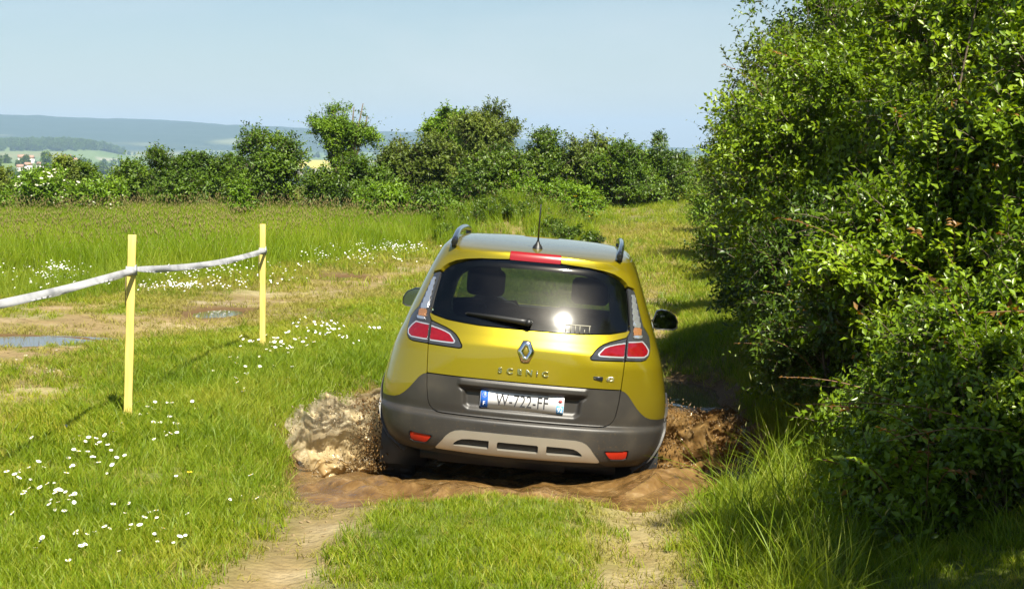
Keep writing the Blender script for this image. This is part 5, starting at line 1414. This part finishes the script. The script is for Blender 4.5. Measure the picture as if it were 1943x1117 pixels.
# cabin: seats, dashboard, wheel, inner mirror
def cushion(name, a, b_, r, tilt=(0, 0, 0), loc=(0, 0, 0), mt='seat'):
    o = MB().box(a, b_).build(name, M[mt], car, True); bevel(o, r, 4, 30); o.rotation_euler = tilt; o.location = loc; return o
for xx in (-.37, .37):
    cushion('seat', (-.25, -.25, -.07), (.25, .27, .07), .05, loc=(xx, 2.15, .56))
    s_ = cushion('seat_back', (-.24, -.055, 0), (.24, .055, .62), .05, (radians(14), 0, 0), (xx, 1.93, .58))
    hr = cushion('headrest', (-.135, -.05, -.095), (.135, .05, .095), .045, (radians(8), 0, 0), (xx, 1.77, 1.31))
for xx in (-.42, 0, .42):
    cushion('rear_seat_back', (-.205, -.06, 0), (.205, .06, .60), .045, (radians(16), 0, 0), (xx, .98, .58))
    cushion('rear_headrest', (-.12, -.045, -.05), (.12, .045, .05), .035, (radians(8), 0, 0), (xx, .80, 1.19))
cushion('rear_seat', (-.63, -.24, -.07), (.63, .24, .07), .05, loc=(0, 1.22, .55))
cushion('dashboard', (-.70, -.24, -.17), (.70, .30, .13), .09, loc=(0, 3.02, .93), mt='trim')
cushion('parcel_shelf', (-.58, -.02, -.012), (.58, .50, .012), .006, loc=(0, .34, 1.10), mt='trim')
MB().box((-.62, .5, .34), (.62, 3.2, .40)).build('cabin_floor', M['trim'], car)
mb = MB(); K_ = 28; pts = [(.185*cos(2*pi*k/K_), .185*sin(2*pi*k/K_), 0) for k in range(K_+1)]; mb.tube(pts, .015, 8, cap=False)
for a_ in (0, pi, -pi/2): mb.tube([(0, 0, -.01), (.18*cos(a_), .18*sin(a_), 0)], .018, 6)
o = mb.build('steering_wheel', M['trim'], car, True); o.location = (-.37, 2.66, .98); o.rotation_euler = (radians(65), 0, 0)
cushion('inner_mirror', (-.12, -.015, -.035), (.12, .015, .035), .012, loc=(.03, 2.22, 1.47), mt='black')

# ---------------------------------------------------------------- the driver
def skin_person():
    J = {'pelvis': (0, 2.10, .68), 'belly': (0, 2.02, .84), 'chest': (0, 1.95, 1.03), 'neckb': (0, 1.93, 1.17), 'neck': (0, 1.945, 1.24), 'head': (0, 1.965, 1.33), 'crownh': (0, 1.96, 1.41),
         'shL': (-.17, 1.95, 1.12), 'elL': (-.25, 2.17, .93), 'wrL': (-.19, 2.46, 1.03), 'haL': (-.18, 2.55, 1.07), 'shR': (.17, 1.95, 1.12), 'elR': (.25, 2.17, .93), 'wrR': (.19, 2.46, 1.03), 'haR': (.18, 2.55, 1.07),
         'hipL': (-.10, 2.16, .65), 'knL': (-.13, 2.56, .72), 'anL': (-.12, 2.82, .44), 'foL': (-.12, 2.97, .43), 'hipR': (.10, 2.16, .65), 'knR': (.13, 2.56, .72), 'anR': (.12, 2.82, .44), 'foR': (.12, 2.97, .43)}
    E_ = [('pelvis', 'belly'), ('belly', 'chest'), ('chest', 'neckb'), ('neckb', 'neck'), ('neck', 'head'), ('head', 'crownh')]
    for s in 'LR': E_ += [('chest', 'sh'+s), ('sh'+s, 'el'+s), ('el'+s, 'wr'+s), ('wr'+s, 'ha'+s), ('pelvis', 'hip'+s), ('hip'+s, 'kn'+s), ('kn'+s, 'an'+s), ('an'+s, 'fo'+s)]
    Rr_ = {'pelvis': .15, 'belly': .145, 'chest': .155, 'neckb': .075, 'neck': .058, 'head': .098, 'crownh': .075, 'sh': .07, 'el': .048, 'wr': .032, 'ha': .042, 'hip': .095, 'kn': .065, 'an': .045, 'fo': .04}
    ks = list(J); me = bpy.data.meshes.new('person'); me.from_pydata([J[k] for k in ks], [(ks.index(a), ks.index(b_)) for a, b_ in E_], [])
    o = bpy.data.objects.new('person', me); C.objects.link(o)
    md = o.modifiers.new('skin', 'SKIN'); sv = me.skin_vertices[0].data
    for i, k in enumerate(ks):
        r_ = Rr_.get(k) or Rr_[k[:-1]]; sv[i].radius = (r_, r_); sv[i].use_root = (k == 'pelvis')
    md.use_smooth_shade = True
    s2 = o.modifiers.new('sub', 'SUBSURF'); s2.levels = 2; s2.render_levels = 2
    return o
M['dark_cloth'] = simple('dark_cloth', (.03, .032, .045), .9)
M['hair'] = simple('hair', (.03, .02, .014), .7)
drv = skin_person(); drv.data.materials.append(M['dark_cloth'])
Mx = Matrix.Translation((CAR_X, CAR_Y, 0)) @ Matrix.Rotation(CAR_YAW, 4, 'Z') @ Matrix.Rotation(CAR_ROLL, 4, 'Y') @ Matrix.Translation((-.37, 0, 0))
drv.matrix_world = Mx
tag(drv, 'person in dark clothing driving, seen from behind through the rear window', 'person')
mb = MB(); n = 14; v = []; f = []
for i in range(9):
    t = pi*i/8
    for k in range(n):
        a_ = 2*pi*k/n; v.append((.092*sin(t)*cos(a_), -.012 + .112*sin(t)*sin(a_)*.95, .03 + .105*cos(t)))
for i in range(8):
    for k in range(n): f.append((i*n+k, i*n+(k+1) % n, (i+1)*n+(k+1) % n, (i+1)*n+k))
mb.add(v, f); hair = mb.build('hair', M['hair'], drv, True); hair.location = (0, 1.945, 1.345); hair.scale = (1.02, 1, 1)

# ---------------------------------------------------------------- splashes thrown up beside the rear wheels
def splash_mat(name, cols, trans):
    m, N, L, b = mat(name)
    g = N.new('ShaderNodeNewGeometry'); at_ = N.new('ShaderNodeAttribute'); at_.attribute_name = 'streak'
    t = N.new('ShaderNodeTexNoise'); t.inputs['Scale'].default_value = 12; t.inputs['Detail'].default_value = 5; t.inputs['Roughness'].default_value = .55; L.new(g.outputs['Position'], t.inputs['Vector'])
    ad = N.new('ShaderNodeMath'); ad.operation = 'MULTIPLY_ADD'; ad.inputs[1].default_value = .5; L.new(t.outputs['Fac'], ad.inputs[0]); L.new(at_.outputs['Fac'], ad.inputs[2])
    r = ramp(N, L, ad.outputs[0], [(.15 + .28*i, c) for i, c in enumerate(cols)])
    L.new(r.outputs['Color'], b.inputs['Base Color']); b.inputs['Roughness'].default_value = .08; b.inputs['IOR'].default_value = 1.33
    t2 = N.new('ShaderNodeTexNoise'); t2.inputs['Scale'].default_value = 34; t2.inputs['Detail'].default_value = 4; t2.inputs['Distortion'].default_value = .8; L.new(g.outputs['Position'], t2.inputs['Vector'])
    bp = N.new('ShaderNodeBump'); bp.inputs['Strength'].default_value = .22; bp.inputs['Distance'].default_value = .02; L.new(t2.outputs['Fac'], bp.inputs['Height']); L.new(bp.outputs['Normal'], b.inputs['Normal'])
    tl = N.new('ShaderNodeBsdfTranslucent'); L.new(r.outputs['Color'], tl.inputs['Color'])
    mx = N.new('ShaderNodeMixShader'); mx.inputs['Fac'].default_value = trans; L.new(b.outputs[0], mx.inputs[1]); L.new(tl.outputs[0], mx.inputs[2])
    tp = N.new('ShaderNodeBsdfTransparent'); tp.inputs['Color'].default_value = (1, .96, .88, 1); a2 = N.new('ShaderNodeAttribute'); a2.attribute_name = 'thin'
    fz = N.new('ShaderNodeTexNoise'); fz.inputs['Scale'].default_value = 60; fz.inputs['Detail'].default_value = 4; L.new(g.outputs['Position'], fz.inputs['Vector'])
    k1 = N.new('ShaderNodeMath'); k1.operation = 'MULTIPLY_ADD'; k1.inputs[1].default_value = 1.1; k1.inputs[2].default_value = -.55; L.new(fz.outputs['Fac'], k1.inputs[0])
    k2 = N.new('ShaderNodeMath'); k2.operation = 'ADD'; L.new(k1.outputs[0], k2.inputs[0]); L.new(a2.outputs['Fac'], k2.inputs[1])
    k = ramp(N, L, k2.outputs[0], [(.30, (0, 0, 0)), (.85, (1, 1, 1))])
    m3 = N.new('ShaderNodeMixShader'); L.new(k.outputs['Color'], m3.inputs['Fac']); L.new(mx.outputs[0], m3.inputs[1]); L.new(tp.outputs[0], m3.inputs[2])
    L.new(m3.outputs[0], N['Material Output'].inputs['Surface'])
    return m
M['splash_pale'] = splash_mat('splash_pale', [(.27, .155, .05), (.46, .32, .145), (.62, .49, .275), (.74, .65, .45)], .45)
M['splash_brown'] = splash_mat('splash_brown', [(.085, .042, .012), (.19, .105, .034), (.30, .185, .07), (.44, .32, .17)], .3)
def sheets(label, mt, foot, sgn, specs, pale, seed):
    """a splash of several torn films of water, one behind the other, each rising from the foot line and flaring outwards"""
    root = tag(empty('splash', (foot, specs[0][0], .15)), label, 'splash', 'muddy splashes beside the rear wheels'); pts = []
    for q, (y0, u0, out, ht, fwd, curl) in enumerate(specs):
        nu, nv = 110, 80; sd = seed + q*31
        U, V = np.meshgrid(np.linspace(0, 1, nu), np.linspace(0, 1, nv))
        top = (1 - .10*U**2 - .5*np.clip(U - .86, 0, 1)*5)*np.clip(U*6 + .55, 0, 1) + .13*fbm(np.stack([U*5, 0*U + sd, 0*U], -1), 4, sd)
        ang_ = (U*1.1 + .35*U*V); flow = fbm(np.stack([ang_*11 + .6*V, V*2.0 + U*.8, 0*U + sd], -1), 4, sd+1, .5); big = fbm(np.stack([U*3, V*3, 0*U + sd], -1), 3, sd+2)
        X = u0 + out*U*(.72 + .28*V) + .03*big; Z = ht*top*(V - .12*curl*V**3)
        Y = y0 + fwd*U**1.3 - curl*.10*V**2 + .05*big + .011*flow + .02*np.sin(U*9 + V*3 + q)
        P_ = np.stack([foot + sgn*X, Y, .10 + np.maximum(Z, 0)], -1)
        edge = np.maximum(V, np.maximum((U - .30)/.70, 0)**1.5*.98)
        thin = np.clip((edge - .62)*1.7, 0, 1) + .36*flow*np.clip(edge*1.8 - .6, .05, 1)
        streak = .08 + pale*min(1, (ht/.42)**1.5)*(.48*V + .30*U) + .17*flow
        F = grid_faces(nv, nu); tf = thin.ravel()[F].mean(1); F = F[tf < .98]                     # torn away where it has thinned to nothing
        if sgn < 0: F = F[:, ::-1]
        put('sheet', mesh('sheet', P_.reshape(-1, 3) - np.array([foot, specs[0][0], .15]), F.copy(), {'streak': streak.ravel(), 'thin': thin.ravel()}), mt, root)
        pts.append(P_.reshape(-1, 3)[(thin.ravel() > .45) & (thin.ravel() < 1.3)])
    return np.concatenate(pts)
jlP = sheets('pale muddy sheet of water thrown out left of the car', M['splash_pale'], -.86, -1,
    [(12.45, .0, .44, .18, .05, .7), (12.62, .0, .62, .40, .08, .6), (12.8, .0, .68, .47, .12, .5), (13.1, .0, .70, .47, .2, .4), (13.6, .0, .72, .43, .25, .3), (14.3, .0, .72, .37, .3, .3)], 1.0, 5)
jrP = sheets('brown surge of water beside the right rear wheel', M['splash_brown'], .86, 1,
    [(12.35, .0, .56, .18, -.05, .8), (12.55, .0, .54, .30, .0, .7), (12.8, .0, .50, .40, .1, .6), (13.2, .0, .52, .40, .15, .5), (13.8, .0, .55, .34, .2, .4)], .6, 11)
jsP = sheets('shaded wave spreading from the right of the car towards the hedge', M['splash_brown'], 1.12, 1,
    [(13.1, .0, .52, .22, .15, .6), (13.5, .0, .58, .26, .2, .5), (14.0, .0, .62, .27, .25, .5), (14.6, .0, .62, .24, .3, .4)], .6, 17)
def drop_mat():
    m, N, L, b = mat('mud_drop'); a = N.new('ShaderNodeAttribute'); a.attribute_name = 'tint'
    r = ramp(N, L, a.outputs['Fac'], [(.0, (.10, .052, .016)), (.45, (.22, .13, .05)), (1.0, (.52, .44, .31))]); L.new(r.outputs['Color'], b.inputs['Base Color'])
    b.inputs['Roughness'].default_value = .1; b.inputs['IOR'].default_value = 1.33
    tl = N.new('ShaderNodeBsdfTranslucent'); L.new(r.outputs['Color'], tl.inputs['Color']); mx = N.new('ShaderNodeMixShader'); mx.inputs['Fac'].default_value = .4
    L.new(b.outputs[0], mx.inputs[1]); L.new(tl.outputs[0], mx.inputs[2]); L.new(mx.outputs[0], N['Material Output'].inputs['Surface'])
    return m
M['mud_drop'] = drop_mat()
def drops(name, label, n, fn, seed, smin, smax, tint=.4):
    R = np.random.default_rng(seed); V, F = [], []
    base = np.array([(1, 0, 0), (-1, 0, 0), (0, 1, 0), (0, -1, 0), (0, 0, 1), (0, 0, -1)], float); fc_ = [(0, 2, 4), (2, 1, 4), (1, 3, 4), (3, 0, 4), (2, 0, 5), (1, 2, 5), (3, 1, 5), (0, 3, 5)]
    P_ = fn(R, n); s = np.exp(R.uniform(np.log(smin), np.log(smax), n)); st = R.uniform(.8, 2.0, n); ax = R.normal(size=(n, 3)); 
    v = base[None]*s[:, None, None]; v = v*np.stack([np.ones(n), np.ones(n), st], -1)[:, None, :]; v = v + (v[..., 2:3]*ax[:, None, :]*.4) + P_[:, None, :]
    f = (np.arange(n)[:, None, None]*6 + np.array(fc_)[None]).reshape(-1, 3)
    tn = np.clip(tint + R.normal(0, .12, n), 0, 1).repeat(6)
    o = put(name, mesh(name, v.reshape(-1, 3), f, {'tint': tn}), M['mud_drop'], smooth=True); tag(o, label, kind='stuff'); return o
def spray_l(R, n):
    t = R.random(n); x = -.86 - .10*R.random(n) + R.normal(0, .05, n); y = 12.35 + .25*R.random(n); z = .22 + .45*R.random(n)**2.2; return np.stack([x, y, z], -1)
def spray_r(R, n):
    x = .80 + .18*R.random(n) + R.normal(0, .05, n); y = 12.3 + .3*R.random(n); z = .15 + .50*R.random(n)**1.8; return np.stack([x, y, z], -1)
def near_jets(P0, sp):
    Q0 = P0.reshape(-1, 3)
    return lambda R, n: Q0[R.integers(0, len(Q0), n)] + R.normal(size=(n, 3))*sp*(.3 + R.random((n, 1))**2*1.6)
drops('spray', 'brown droplets flying off the left rear wheel', 1500, spray_l, 1, .002, .007, .3)
drops('spray', 'brown droplets flying off the right rear wheel', 1700, spray_r, 2, .002, .008, .3)
drops('spray', 'pale droplets round the left splash', 1100, near_jets(jlP, .03), 3, .0018, .006, .85)
drops('spray', 'droplets round the right wheel surge', 1100, near_jets(jrP, .03), 4, .0018, .0065, .45)
drops('spray', 'droplets over the shaded wave', 900, near_jets(jsP, .03), 8, .0018, .006, .5)
